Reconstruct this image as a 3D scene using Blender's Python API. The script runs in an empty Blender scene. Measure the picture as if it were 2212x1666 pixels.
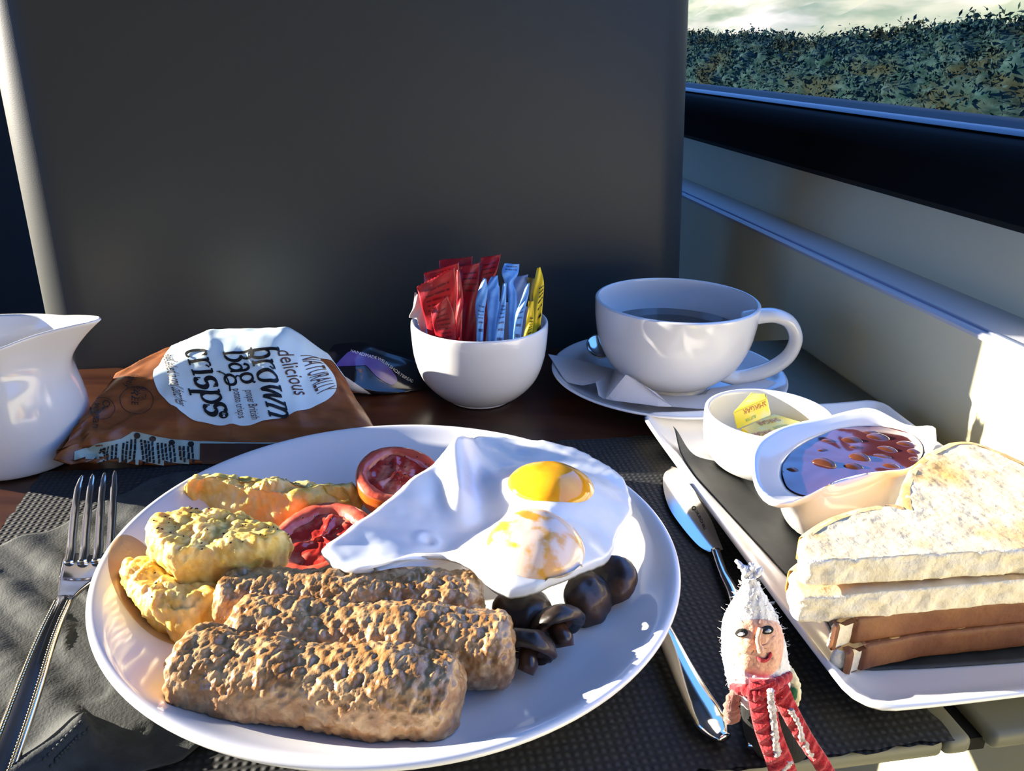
import bpy, bmesh, math, random
import numpy as np
from mathutils import Vector, Matrix
from mathutils.bvhtree import BVHTree
random.seed(5); rng = np.random.default_rng(5)
scn = bpy.context.scene; COL = scn.collection
R = math.radians; PI = math.pi

# ---------------------------------------------------------------- camera
F, PITCH, ROLL, CH = 1750.0, R(22.5), R(0.8), 0.235
_f = Vector((0, math.cos(PITCH), -math.sin(PITCH))); _u0 = Vector((0, math.sin(PITCH), math.cos(PITCH))); _r0 = Vector((1, 0, 0))
_r = _r0*math.cos(ROLL) + _u0*math.sin(ROLL); _u = -_r0*math.sin(ROLL) + _u0*math.cos(ROLL)
CAM = Vector((0, 0, CH))
cd = bpy.data.cameras.new('camera'); cam = bpy.data.objects.new('camera', cd); COL.objects.link(cam)
cd.sensor_width = 36; cd.sensor_fit = 'HORIZONTAL'; cd.lens = F/2212*36; cd.clip_start = .01; cd.clip_end = 300
cam.matrix_world = Matrix(((_r.x, _u.x, -_f.x, 0), (_r.y, _u.y, -_f.y, 0), (_r.z, _u.z, -_f.z, CH), (0, 0, 0, 1)))
scn.camera = cam

# ---------------------------------------------------------------- light and exposure
scn.view_settings.view_transform = 'Standard'; scn.view_settings.look = 'None'
scn.view_settings.exposure = 0.0; scn.view_settings.gamma = 1.0
SUN_AZ, SUN_EL = -12.0, 11.4           # travel direction of the light in the table plane, elevation
w = bpy.data.worlds.new('sky'); scn.world = w; w.use_nodes = True
bg = w.node_tree.nodes['Background']; bg.inputs[0].default_value = (.12, .34, 1.0, 1); bg.inputs[1].default_value = 3.0
sl = bpy.data.lights.new('sun', 'SUN'); sl.energy = 24.0; sl.color = (1.0, .90, .74); sl.angle = R(.6)
sun = bpy.data.objects.new('sun', sl); COL.objects.link(sun)
_d = Vector((math.cos(R(SUN_AZ))*math.cos(R(SUN_EL)), math.sin(R(SUN_AZ))*math.cos(R(SUN_EL)), -math.sin(R(SUN_EL))))
sun.rotation_euler = _d.to_track_quat('-Z', 'Y').to_euler(); sun.location = (-2.0, .6, 1.2)

# ---------------------------------------------------------------- helpers: pixel of the photograph -> point in the carriage
def ray(u, v):
    return _f + _r*((u-1106)/F) - _u*((v-833)/F)
def P(u, v, z=0.0):
    d = ray(u, v); return CAM + d*((z-CH)/d.z)
def PY(u, v, y):
    d = ray(u, v); return CAM + d*(y/d.y)
TA = R(9.5); E1 = Vector((math.cos(TA), math.sin(TA), 0)); E2 = Vector((-math.sin(TA), math.cos(TA), 0))
def T(s, t, z): return E1*s + E2*t + Vector((0, 0, z))
def st(p): return (E1.dot(p), E2.dot(p))

# ---------------------------------------------------------------- numpy noise
def _h(ix, iy, iz, seed):
    n = (ix.astype(np.int64)*374761393 + iy.astype(np.int64)*668265263 + iz.astype(np.int64)*2147483647 + seed*974711) & 0xffffffff
    n = ((n ^ (n >> 13))*1274126177) & 0xffffffff
    n = ((n ^ (n >> 16))*2246822519) & 0xffffffff
    return ((n ^ (n >> 15)) & 0xffff)/65535.0*2-1
def vnoise(p, seed=0):
    p = np.asarray(p, float); i = np.floor(p).astype(np.int64); f = p-i; f = f*f*f*(f*(f*6-15)+10); r = 0
    for dx in (0, 1):
        for dy in (0, 1):
            for dz in (0, 1):
                wgt = (f[:, 0] if dx else 1-f[:, 0])*(f[:, 1] if dy else 1-f[:, 1])*(f[:, 2] if dz else 1-f[:, 2])
                r = r + wgt*_h(i[:, 0]+dx, i[:, 1]+dy, i[:, 2]+dz, seed)
    return r
def fbm(p, size, octv=3, seed=0, gain=.5):
    p = np.asarray(p, float)/size; a = 1; r = 0
    for k in range(octv):
        r = r + a*vnoise(p*2**k, seed+k*17); a *= gain
    return r
def worley(p, size, seed=0):
    p = np.asarray(p, float)/size; i = np.floor(p).astype(np.int64); best = np.full(len(p), 9.0)
    for dx in (-1, 0, 1):
        for dy in (-1, 0, 1):
            for dz in (-1, 0, 1):
                c = i + np.array([dx, dy, dz])
                q = np.stack([_h(c[:, 0], c[:, 1], c[:, 2], seed+k)*.5+.5 for k in (1, 2, 3)], 1)
                best = np.minimum(best, np.linalg.norm(c+q-p, axis=1))
    return best
def vnormals(V, Fc):
    N = np.zeros_like(V)
    for f in Fc:
        a, b, c = V[f[0]], V[f[1]], V[f[-1]]
        n = np.cross(b-a, c-a)
        for k in f: N[k] += n
    return N/np.maximum(np.linalg.norm(N, axis=1, keepdims=True), 1e-12)

# ---------------------------------------------------------------- materials
MATS = {}
def mat(name, col, rough=.5, col2=None, nscale=60, ndetail=4, nlo=.4, nhi=.6, bump=0, bscale=200, metal=0, spec=.5, sss=0,
        sssr=(1, .6, .4), sss_scale=.004, coat=0, trans=0, alpha=1, stretch=None, col3=None, n3scale=25, n3lo=.5, n3hi=.62, emit=None, sheen=0, bdist=.001, trl=0):
    if name in MATS: return MATS[name]
    m = bpy.data.materials.new(name); m.use_nodes = True; nt = m.node_tree; b = nt.nodes['Principled BSDF']; L = nt.links.new
    def s(k, v): b.inputs[k].default_value = v
    c4 = lambda c: (c[0], c[1], c[2], 1)
    s('Base Color', c4(col)); s('Roughness', rough); s('Metallic', metal); s('Specular IOR Level', spec); s('Coat Weight', coat)
    s('Coat Roughness', .05); s('Transmission Weight', trans); s('Alpha', alpha); s('Sheen Weight', sheen)
    if sss: s('Subsurface Weight', sss); s('Subsurface Radius', sssr); s('Subsurface Scale', sss_scale)
    tc = nt.nodes.new('ShaderNodeTexCoord'); vec = tc.outputs['Object']
    if stretch:
        mp = nt.nodes.new('ShaderNodeMapping'); mp.inputs['Scale'].default_value = stretch; L(vec, mp.inputs[0]); vec = mp.outputs[0]
    def ramp(scale, lo, hi, det=ndetail):
        n = nt.nodes.new('ShaderNodeTexNoise'); n.inputs['Scale'].default_value = scale; n.inputs['Detail'].default_value = det; L(vec, n.inputs['Vector'])
        mr = nt.nodes.new('ShaderNodeMapRange'); mr.inputs[1].default_value = lo; mr.inputs[2].default_value = hi; L(n.outputs[0], mr.inputs[0]); return mr.outputs[0]
    cur = None
    if col2 is not None:
        mx = nt.nodes.new('ShaderNodeMix'); mx.data_type = 'RGBA'; mx.inputs[6].default_value = c4(col); mx.inputs[7].default_value = c4(col2)
        L(ramp(nscale, nlo, nhi), mx.inputs[0]); cur = mx.outputs[2]
    if col3 is not None:
        mx = nt.nodes.new('ShaderNodeMix'); mx.data_type = 'RGBA'
        if cur: L(cur, mx.inputs[6])
        else: mx.inputs[6].default_value = c4(col)
        mx.inputs[7].default_value = c4(col3); L(ramp(n3scale, n3lo, n3hi), mx.inputs[0]); cur = mx.outputs[2]
    if cur: L(cur, b.inputs['Base Color'])
    if bump:
        n = nt.nodes.new('ShaderNodeTexNoise'); n.inputs['Scale'].default_value = bscale; n.inputs['Detail'].default_value = 5; L(vec, n.inputs['Vector'])
        bp = nt.nodes.new('ShaderNodeBump'); bp.inputs['Strength'].default_value = bump; bp.inputs['Distance'].default_value = bdist; L(n.outputs[0], bp.inputs['Height']); L(bp.outputs[0], b.inputs['Normal'])
    if trl:
        out = nt.nodes['Material Output']; t = nt.nodes.new('ShaderNodeBsdfTranslucent'); t.inputs[0].default_value = c4(col); mxs = nt.nodes.new('ShaderNodeMixShader'); mxs.inputs[0].default_value = trl
        L(b.outputs[0], mxs.inputs[1]); L(t.outputs[0], mxs.inputs[2]); L(mxs.outputs[0], out.inputs[0])
    MATS[name] = m; return m
def glass_mat():
    m = bpy.data.materials.new('window_glass'); m.use_nodes = True; nt = m.node_tree; nt.nodes.clear(); L = nt.links.new
    o = nt.nodes.new('ShaderNodeOutputMaterial'); t = nt.nodes.new('ShaderNodeBsdfTransparent'); t.inputs[0].default_value = (.93, .96, .96, 1)
    g = nt.nodes.new('ShaderNodeBsdfGlossy'); g.inputs['Roughness'].default_value = .02
    mx = nt.nodes.new('ShaderNodeMixShader'); mx.inputs[0].default_value = .04; L(t.outputs[0], mx.inputs[1]); L(g.outputs[0], mx.inputs[2]); L(mx.outputs[0], o.inputs[0]); return m
CHINA = mat('white_glazed_china', (.80, .79, .78), .12, spec=.6, coat=.3)
STEEL = mat('polished_steel', (.74, .70, .66), .13, metal=1)
PRINTK = mat('black_print', (.008, .008, .010), .45)

# ---------------------------------------------------------------- object helpers
def wloc(o):
    v = Vector((0, 0, 0))
    while o is not None: v += o.location; o = o.parent
    return v
def tagp(o, label=None, cat=None, group=None, kind=None):
    if label: o['label'] = label
    if cat: o['category'] = cat
    if group: o['group'] = group
    if kind: o['kind'] = kind
    return o
def thing(name, label, cat, loc, group=None):
    o = bpy.data.objects.new(name, None); o.empty_display_size = .01; COL.objects.link(o); o.location = loc
    return tagp(o, label, cat, group)
def mesh(name, V, Fc, mats, parent=None, smooth=True, loc=None, mi=None, kind=None, label=None, auto=None):
    me = bpy.data.meshes.new(name); V = np.asarray([tuple(v) for v in V], float)
    base = wloc(parent) if parent else Vector((0, 0, 0))
    if loc is not None: base = base + (Vector(loc)-base)
    me.from_pydata((V-np.array(base)).tolist(), [], [tuple(int(k) for k in f) for f in Fc])
    for m in (mats if isinstance(mats, (list, tuple)) else [mats]): me.materials.append(m)
    if mi is not None: me.polygons.foreach_set('material_index', mi)
    me.polygons.foreach_set('use_smooth', [smooth]*len(me.polygons))
    me.validate(); me.update()
    if auto: 
        try: me.set_sharp_from_angle(angle=R(auto))
        except Exception: pass
    o = bpy.data.objects.new(name, me); COL.objects.link(o)
    if parent: o.parent = parent; o.location = base-wloc(parent) if loc is not None else (0, 0, 0)
    else: o.location = base
    if kind: o['kind'] = kind
    if label: o['label'] = label
    return o
def solo(name, V, Fc, mats, label, cat, loc, group=None, **k):
    return tagp(mesh(name, V, Fc, mats, None, loc=loc, **k), label, cat, group)
def loft(rings, closed=True, cap0=False, cap1=False):
    rings = [np.asarray([tuple(p) for p in r], float) for r in rings]; n = len(rings[0]); V = np.concatenate(rings); Fc = []
    for i in range(len(rings)-1):
        for j in range(n if closed else n-1):
            k = (j+1) % n; Fc.append((i*n+j, i*n+k, (i+1)*n+k, (i+1)*n+j))
    V = list(V)
    if cap0:
        V.append(rings[0].mean(0)); c = len(V)-1
        Fc += [(c, (j+1) % n, j) for j in range(n)]
    if cap1:
        b = (len(rings)-1)*n; V.append(rings[-1].mean(0)); c = len(V)-1
        Fc += [(c, b+j, b+(j+1) % n) for j in range(n)]
    return np.array(V), Fc
def join(*parts):
    V = []; Fc = []; o = 0
    for v, f in parts:
        V.append(np.asarray([tuple(p) for p in v], float)); Fc += [tuple(k+o for k in q) for q in f]; o += len(v)
    return np.concatenate(V), Fc
def lathe(prof, c, n=64, sx=1, sy=1, rot=0):
    cx, cy, cz = c; rings = []
    for r, z in prof:
        rings.append([(cx+math.cos(a)*r*sx*math.cos(rot)-math.sin(a)*r*sy*math.sin(rot), cy+math.cos(a)*r*sx*math.sin(rot)+math.sin(a)*r*sy*math.cos(rot), cz+z) for a in [2*PI*k/n for k in range(n)]])
    return loft(rings, True, True, True)
def catmull(pts, n, closed=False):
    pts = np.asarray([tuple(p) for p in pts], float); m = len(pts); out = []
    segs = m if closed else m-1
    for q in np.linspace(0, segs, n, endpoint=not closed):
        i = min(int(q), segs-1); t = q-i
        g = (lambda k: pts[k % m]) if closed else (lambda k: pts[min(max(k, 0), m-1)])
        a, b, c, d = g(i-1), g(i), g(i+1), g(i+2)
        out.append(.5*(2*b+(c-a)*t+(2*a-5*b+4*c-d)*t*t+(3*b-a-3*c+d)*t**3))
    return np.array(out)
def even(pts, n):      # closed outline at even arc length
    q = np.vstack([pts, pts[:1]]); d = np.r_[0, np.cumsum(np.linalg.norm(np.diff(q, axis=0), axis=1))]
    s = np.linspace(0, d[-1], n, endpoint=False); return np.stack([np.interp(s, d, q[:, k]) for k in range(q.shape[1])], 1)
def tube(path, rad, n=10, up=(0, 0, 1), fx=1, fz=1, cap=True):
    path = np.asarray([tuple(p) for p in path], float); m = len(path); rad = [rad]*m if np.isscalar(rad) else rad; rings = []; up = np.array(up, float)
    for i in range(m):
        t = path[min(i+1, m-1)]-path[max(i-1, 0)]; t /= max(np.linalg.norm(t), 1e-9)
        s = np.cross(t, up)
        if np.linalg.norm(s) < .05: s = np.cross(t, (0, 1, .2))
        s /= np.linalg.norm(s); q = np.cross(s, t)
        rings.append([path[i]+rad[i]*(fx*math.cos(a)*s+fz*math.sin(a)*q) for a in [2*PI*k/n for k in range(n)]])
    return loft(rings, True, cap, cap)
def ell(c, rx, ry, rz, nu=24, nv=14, M=None):
    rings = []
    for i in range(nv+1):
        th = -PI/2+PI*i/nv; r = max(math.cos(th), 1e-4)
        rings.append([(rx*r*math.cos(a), ry*r*math.sin(a), rz*math.sin(th)) for a in [2*PI*k/nu for k in range(nu)]])
    V, Fc = loft(rings, True, False, False)
    if M is not None: V = V @ np.array(M.to_3x3()).T
    return V+np.array(tuple(c)), Fc
def box(x0, x1, y0, y1, z0, z1, tr=None):
    V = [Vector((x, y, z)) for x in (x0, x1) for y in (y0, y1) for z in (z0, z1)]
    if tr: V = [tr(*v) for v in V]
    return V, [(0, 1, 3, 2), (4, 6, 7, 5), (0, 4, 5, 1), (2, 3, 7, 6), (0, 2, 6, 4), (1, 5, 7, 3)]
def rbox(x0, x1, y0, y1, z0, z1, r, tr=None, seg=3):     # box with rounded edges
    bm = bmesh.new(); bmesh.ops.create_cube(bm, size=1)
    for v in bm.verts: v.co = Vector(((x0+x1)/2+v.co.x*(x1-x0), (y0+y1)/2+v.co.y*(y1-y0), (z0+z1)/2+v.co.z*(z1-z0)))
    bmesh.ops.bevel(bm, geom=bm.edges[:], offset=r, segments=seg, profile=.5, affect='EDGES')
    bm.verts.index_update(); V = [v.co.copy() for v in bm.verts]; Fc = [[v.index for v in f.verts] for f in bm.faces]; bm.free()
    if tr: V = [tr(*v) for v in V]
    return V, Fc
def slab(outline, rings, n=160, dense=True):
    """outline: closed xy; rings: list of (scale about centroid, z or callable(xy array)->z). first and last are closed with a fan"""
    o = np.asarray(outline, float)[:, :2]; o = even(o, n); c = o.mean(0); out = []
    for k, z in rings:
        q = c+(o-c)*k; zz = z(q) if callable(z) else np.full(n, z)
        out.append(np.c_[q, zz])
    return loft(out, True, True, True)
def curve_mesh_text(body, offset=0, shear=0, size=1, grid=.12):
    cu = bpy.data.curves.new('t', 'FONT'); cu.body = body; cu.size = size; cu.offset = offset; cu.shear = shear; cu.resolution_u = 3
    o = bpy.data.objects.new('t', cu); COL.objects.link(o); bpy.context.view_layer.update()
    me = bpy.data.meshes.new_from_object(o.evaluated_get(bpy.context.evaluated_depsgraph_get()))
    bm = bmesh.new(); bm.from_mesh(me); bpy.data.objects.remove(o); bpy.data.curves.remove(cu); bpy.data.meshes.remove(me)
    xs = [v.co.x for v in bm.verts]; ys = [v.co.y for v in bm.verts]
    if grid:
        for ax, lo, hi in ((0, min(xs), max(xs)), (1, min(ys), max(ys))):
            q = lo+grid
            while q < hi:
                co = Vector((0, 0, 0)); co[ax] = q; no = Vector((0, 0, 0)); no[ax] = 1
                bmesh.ops.bisect_plane(bm, geom=bm.verts[:]+bm.edges[:]+bm.faces[:], plane_co=co, plane_no=no); q += grid
    bm.verts.index_update(); V = np.array([tuple(v.co) for v in bm.verts]); Fc = [[v.index for v in f.verts] for f in bm.faces]; bm.free()
    V[:, 0] -= min(xs); V[:, 0] /= (max(xs)-min(xs))
    return V, Fc       # x 0..1 over the word, y in em units (cap height about .7)
def bvh(V, Fc): return BVHTree.FromPolygons([Vector(v) for v in V], [tuple(f) for f in Fc])
def drop(tree, x, y, off=.0004, top=.4):
    h = tree.ray_cast(Vector((x, y, top)), Vector((0, 0, -1)))
    if h[0] is None: return None
    n = h[1] if h[1].z > 0 else -h[1]; return h[0]+n*off
def cast(tree, u, v, off=.0004):
    d = ray(u, v); h = tree.ray_cast(CAM, d)
    if h[0] is None: return None
    n = h[1] if h[1].dot(d) < 0 else -h[1]; return h[0]+n*off
def keep(W, Fc):
    used = sorted({k for f in Fc for k in f}); ix = {k: i for i, k in enumerate(used)}
    return [W[k] for k in used], [[ix[k] for k in f] for f in Fc]
def mapmesh(V, Fc, fn):     # maps flat art; drops faces whose corner misses
    W = [fn(v[0], v[1]) for v in V]; Fc = [f for f in Fc if all(W[k] is not None for k in f)]
    W = [q if q is not None else Vector((0, 0, 0)) for q in W]
    used = sorted({k for f in Fc for k in f}); ix = {k: i for i, k in enumerate(used)}
    return [W[k] for k in used], [[ix[k] for k in f] for f in Fc]

#@@SETTING
# ================================================================ the setting: carriage shell
S_WALL = .358                                   # distance of the window wall, across the carriage
SS, _ = st(P(1737, 747)), 0
S_WALL = SS[0]
WALLM = mat('cream_wall_laminate', (.80, .75, .50), .32, spec=.4, bump=.05, bscale=900)
LEDGE = mat('pale_ledge_plastic', (.60, .62, .66), .25)
BLACK = mat('black_window_rubber', (.004, .005, .005), .6, spec=.15)
DARKW = mat('dark_grey_carriage_lining', (.06, .06, .06), .7)
T0, T1 = -1.0, 3.2
def prof_wall(name, prof, m, t0=T0, t1=T1, kind='structure', parent=None):     # prof: (s offset outwards, z); swept along the carriage
    a = [T(S_WALL+s, t0, z) for s, z in prof]; b = [T(S_WALL+s, t1, z) for s, z in prof]
    V, Fc = loft([a, b], True, True, True); return mesh(name, V, Fc, m, parent, smooth=True, kind=kind, auto=35)
prof_wall('wall_right', [(0, -.75), (0, .0745), (.0015, .0765), (.06, .0765), (.06, -.75)], WALLM)
prof_wall('trim_1', [(-.0025, .0755), (-.003, .078), (-.001, .0795), (.050, .0795), (.050, .077), (.0, .077)], LEDGE)
prof_wall('trim_2', [(.002, .0795), (.0025, .0806), (.0045, .0806), (.005, .0795)], mat('ledge_groove_line', (.25, .3, .42), .4))
prof_wall('trim_4', [(.046, .0785), (.049, .11), (.055, .1285), (.11, .1285), (.11, .0785)], WALLM)
WIN = prof_wall('window_1', [(.055, .1283), (.048, .134), (.050, .165), (.058, .180), (.066, .1865), (.078, .1875), (.090, .1925), (.12, .1925), (.12, .1283)], BLACK)
prof_wall('trim_3', [(.0635, .1862), (.067, .1888), (.078, .1892), (.079, .187)], mat('black_lip_blue_reflection', (.02, .03, .06), .38))  # blue in the colour stands for the reflection along the frame's ridge
V, Fc = box(S_WALL+.096, S_WALL+.102, T0, T1, .187, 1.0, T)
mesh('pane', V, Fc, glass_mat(), WIN, smooth=False)
V, Fc = box(S_WALL+.05, S_WALL+.12, T0, T1, .98, 1.45, T); mesh('trim_5', V, Fc, WALLM, smooth=False, kind='structure')
V, Fc = box(-2.6, S_WALL+.10, T0, T1, -.80, -.75, T); mesh('floor', V, Fc, mat('dark_carpet', (.05, .05, .055), .9, bump=.3), smooth=False, kind='structure')
V, Fc = box(-2.6, S_WALL+.10, T0, T1, 1.45, 1.5, T); mesh('ceiling', V, Fc, mat('pale_ceiling_panel', (.22, .22, .22), .6), smooth=False, kind='structure')
V, Fc = join(box(-2.6, -2.5, T0, T1, -.75, .15, T), box(-2.6, -2.5, T0, T1, 1.15, 1.45, T), box(-2.6, -2.5, 1.66, T1, .15, 1.15, T)); mesh('wall_left', V, Fc, DARKW, smooth=False, kind='structure')  # unseen wall; solid end past the opening added to block sun behind the seat
V, Fc = box(-2.6, S_WALL+.1, T1, T1+.05, -.75, 1.45, T); mesh('wall_front', V, Fc, DARKW, smooth=False, kind='structure')
V, Fc = box(-2.6, S_WALL+.1, T0-.05, T0, -.75, 1.45, T); mesh('wall_back', V, Fc, DARKW, smooth=False, kind='structure')

# ---- outside: embankment with scrub
HILL = mat('dry_pale_grass', (.22, .195, .11), .9, (.11, .125, .06), nscale=1.3, col3=(.30, .25, .17), n3scale=.5, stretch=(1, .35, 2), bump=.5, bscale=8)
def hill_z(a, b): return -1.8+.55*a
na, nb = 40, 90; V = []; Fc = []
for i in range(na):
    for j in range(nb):
        a = 3+i*.6; b = -14+j*.6; V.append(T(a, b, -1.6+.50*(a-3)))
V = np.array([tuple(v) for v in V]); V[:, 2] += .35*fbm(V, 2.2, 3, 3)
for i in range(na-1):
    for j in range(nb-1): k = i*nb+j; Fc.append((k, k+nb, k+nb+1, k+1))
mesh('embankment', V, Fc, HILL, None, kind='structure')
SCRUB = mat('dark_grey_green_scrub', (.006, .017, .014), .95, (.020, .038, .034), nscale=9, ndetail=7, nlo=.42, nhi=.64, col3=(.017, .019, .010), n3scale=2.2, n3lo=.50, n3hi=.66, spec=.04, bump=.12, bscale=30, bdist=.04, stretch=(1.6, .55, 1.6))
na, nb = 70, 420; V = []; Fc = []
for i in range(na):
    a = i/(na-1); ss = 3.4+1.5*a
    for j in range(nb):
        t = -3+20*j/(nb-1); V.append((ss, t, -1.45+1.94*math.sin(min(a*1.25, 1)*PI/2)**.8-(.5*(a-.8)**2*6 if a > .8 else 0)))
V = np.array(V); k = np.clip((V[:, 0]-3.4)/.5, .1, 1)
V[:, 2] += k*(.13*fbm(V*np.array([1, .6, 1]), .9, 3, 3)+.05*fbm(V, .16, 3, 8)); V[:, 0] += k*.12*fbm(V+9, .2, 3, 5)
V[:, 2] += np.where(V[:, 0] > 4.2, -.02*(V[:, 1]-2)*.35, 0)
W = np.array([tuple(T(*v)) for v in V])
for i in range(na-1):
    for j in range(nb-1): q = i*nb+j; Fc.append((q, q+nb, q+nb+1, q+1))
nl = 80000; pick = rng.integers(0, len(W), nl); pick = pick[(V[pick, 0] < 4.75)]; nl = len(pick); c_ = W[pick]+rng.normal(0, .035, (nl, 3))+np.array([0, 0, .02])
d1 = rng.normal(0, 1, (nl, 3)); d1 /= np.linalg.norm(d1, axis=1, keepdims=True); d2 = np.cross(d1, rng.normal(0, 1, (nl, 3))); d2 /= np.linalg.norm(d2, axis=1, keepdims=True); sz = rng.uniform(.012, .034, (nl, 1))
Lv = np.stack([c_-d1*sz, c_+d2*sz*.45, c_+d1*sz, c_-d2*sz*.45], 1).reshape(-1, 3); o_ = len(W); W = np.concatenate([W, Lv]); Fc += [(o_+4*k, o_+4*k+1, o_+4*k+2, o_+4*k+3) for k in range(nl)]
solo('trackside_scrub', W, Fc, SCRUB, 'dark grey green scrub along the embankment outside the window', 'bushes', T(4, 6, -1.5), kind='stuff')

# ---- seat opposite
SEATP = mat('grey_seat_shell_plastic', (.038, .043, .041), .42, bump=.08, bscale=1500, spec=.3)
TSEAT = .647
def PT(u, v, t):
    d = ray(u, v); return CAM + d*(t-E2.dot(CAM))/E2.dot(d)
lA, lB = PT(0, 420, TSEAT), PT(55, 680, TSEAT); rA, rB = PT(1511, 40, TSEAT), PT(1489, 590, TSEAT)
def lerp_edge(A, B, z): k = (z-B.z)/(A.z-B.z); return E1.dot(B)+(E1.dot(A)-E1.dot(B))*k
zs = np.linspace(-.30, .55, 18); rings = []
for z in zs:
    l, r = lerp_edge(lA, lB, z), lerp_edge(rA, rB, z); l += .0; q = []
    rc = .055; D = .11
    def arc(cx, ct, r0, a0, a1, n): return [(cx+r0*math.cos(a), ct+r0*math.sin(a)) for a in np.linspace(a0, a1, n)]
    q += arc(l+.045, TSEAT+.045, .045, PI, 1.5*PI, 12)
    nmid = 8
    q += [(l+.045+(r-l-.075)*k/nmid, TSEAT) for k in range(1, nmid)]
    q += arc(r-.03, TSEAT+.03, .03, 1.5*PI, 2*PI, 9)
    q += [(r, TSEAT+D), (l, TSEAT+D)]
    rings.append([T(s, t, z) for s, t in q])
V, Fc = loft(rings, True, True, True)
st0 = thing('train_seat', 'dark grey moulded seat back filling the far side of the table', 'seat', T((E1.dot(lB)+E1.dot(rB))/2, TSEAT+.05, -.75))
mesh('back_shell', V, Fc, SEATP, st0, auto=40)
V, Fc = rbox(E1.dot(lB)+.02, E1.dot(rB)-.02, TSEAT+.11, TSEAT+.17, -.30, .54, .02, T); mesh('back_cushion', V, Fc, mat('seat_moquette', (.1, .1, .12), .9), st0)
V, Fc = rbox(E1.dot(lB)+.05, E1.dot(rB)-.05, TSEAT+.02, TSEAT+.14, -.75, -.28, .02, T); mesh('seat_pedestal', V, Fc, DARKW, st0)

# ---- near seat cushion under the table edge
V, Fc = rbox(-.25, .33, -.34, .215, -.42, -.30, .03, T, 4)
solo('seat_cushion', V, Fc, mat('pale_speckled_fabric', (.20, .22, .19), .9, (.46, .48, .43), nscale=190, ndetail=2, nlo=.46, nhi=.56, bump=.5, bscale=500), 'pale speckled fabric seat cushion below the near corner of the table', 'seat', T(.05, -.06, -.42))

# ---- table
TN = E2.dot(P(1925, 1654, -.0085))+.003; TF = TSEAT-.01
WOOD = mat('dark_red_brown_wood', (.040, .012, .006), .30, (.075, .026, .011), nscale=14, stretch=(1, 9, 1), nlo=.35, nhi=.65, spec=.4)
OLIVE = mat('grey_olive_table_edge', (.13, .13, .095), .5)
tb = thing('table', 'dark brown wood fold-down train table below all the breakfast things', 'table', T(-.1, .45, -.75))
sg = st(P(2110, 1570))[0]; sm = st(P(2035, 1560))[0]
V, Fc = box(-.75, sm-.004, TN+.012, TF, -.022, -.0005, T); mesh('tabletop', V, Fc, WOOD, tb, smooth=False)
V, Fc = rbox(-.75, sm-.004, TN-.003, TN+.012, -.0085, -.0008, .003, T); mesh('edge_strip', V, Fc, OLIVE, tb)
V, Fc = rbox(sm-.004, sg-.004, TN-.003, TF, -.0085, -.0006, .003, T); mesh('hinge_leaf', V, Fc, OLIVE, tb)
V, Fc = box(sg-.006, sg+.006, TN+.002, TF, -.012, -.006, T); mesh('hinge_gap', V, Fc, BLACK, tb, smooth=False)
V, Fc = rbox(sg+.004, S_WALL-.002, TN-.003, TF, -.0085, -.0006, .003, T); mesh('end_leaf', V, Fc, OLIVE, tb)
V, Fc = box(-.12, -.06, .40, .46, -.75, -.022, T); mesh('leg', V, Fc, DARKW, tb, smooth=False)

#@@MATS
# ================================================================ placemat and napkins
MATM = mat('black_woven_fibre', (.012, .014, .017), .75)
def weave_mat():
    m = MATM; nt = m.node_tree; b = nt.nodes['Principled BSDF']; L = nt.links.new
    tc = nt.nodes.new('ShaderNodeTexCoord'); wv = []
    for rz, sc in ((TA, 520), (TA, 520)):
        mp = nt.nodes.new('ShaderNodeMapping'); mp.inputs['Rotation'].default_value = (0, 0, -TA); L(tc.outputs['Object'], mp.inputs[0])
        w_ = nt.nodes.new('ShaderNodeTexWave'); w_.bands_direction = 'X' if not wv else 'Y'; w_.inputs['Scale'].default_value = 95; w_.inputs['Distortion'].default_value = .8; w_.inputs['Detail'].default_value = 1; L(mp.outputs[0], w_.inputs[0]); wv.append(w_.outputs[1])
    mu = nt.nodes.new('ShaderNodeMath'); mu.operation = 'MULTIPLY'; L(wv[0], mu.inputs[0]); L(wv[1], mu.inputs[1])
    mx = nt.nodes.new('ShaderNodeMix'); mx.data_type = 'RGBA'; mx.inputs[6].default_value = (.003, .0035, .004, 1); mx.inputs[7].default_value = (.020, .024, .025, 1); L(mu.outputs[0], mx.inputs[0]); L(mx.outputs[2], b.inputs['Base Color'])
    bp = nt.nodes.new('ShaderNodeBump'); bp.inputs['Strength'].default_value = .7; bp.inputs['Distance'].default_value = .0006; L(mu.outputs[0], bp.inputs['Height']); L(bp.outputs[0], b.inputs['Normal'])
weave_mat()
ms0 = st(P(95, 1025))[0]; mt1 = st(P(95, 1025))[1]; ms1 = st(P(2040, 1580))[0]; mt0 = E2.dot(P(2030, 1606))
g = []; n1, n2 = 90, 60
V = []; Fc = []
for lay in (0, 1):
    for i in range(n1+1):
        for j in range(n2+1):
            jag = (.0012*random.uniform(-1, 1) if i in (0, n1) else 0); jg2 = (.0012*random.uniform(-1, 1) if j in (0, n2) else 0)
            V.append(T(ms0+(ms1-ms0)*i/n1+jag, mt0+(mt1-mt0)*j/n2+jg2, .0014 if lay else .0002))
    o = lay*(n1+1)*(n2+1)
    for i in range(n1):
        for j in range(n2):
            k = o+i*(n2+1)+j; f = (k, k+n2+1, k+n2+2, k+1); Fc.append(f if lay else f[::-1])
solo('placemat', V, Fc, MATM, 'black woven placemat with frayed edges under plate and cutlery', 'placemat', T((ms0+ms1)/2, (mt0+mt1)/2, 0), smooth=False)

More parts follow.
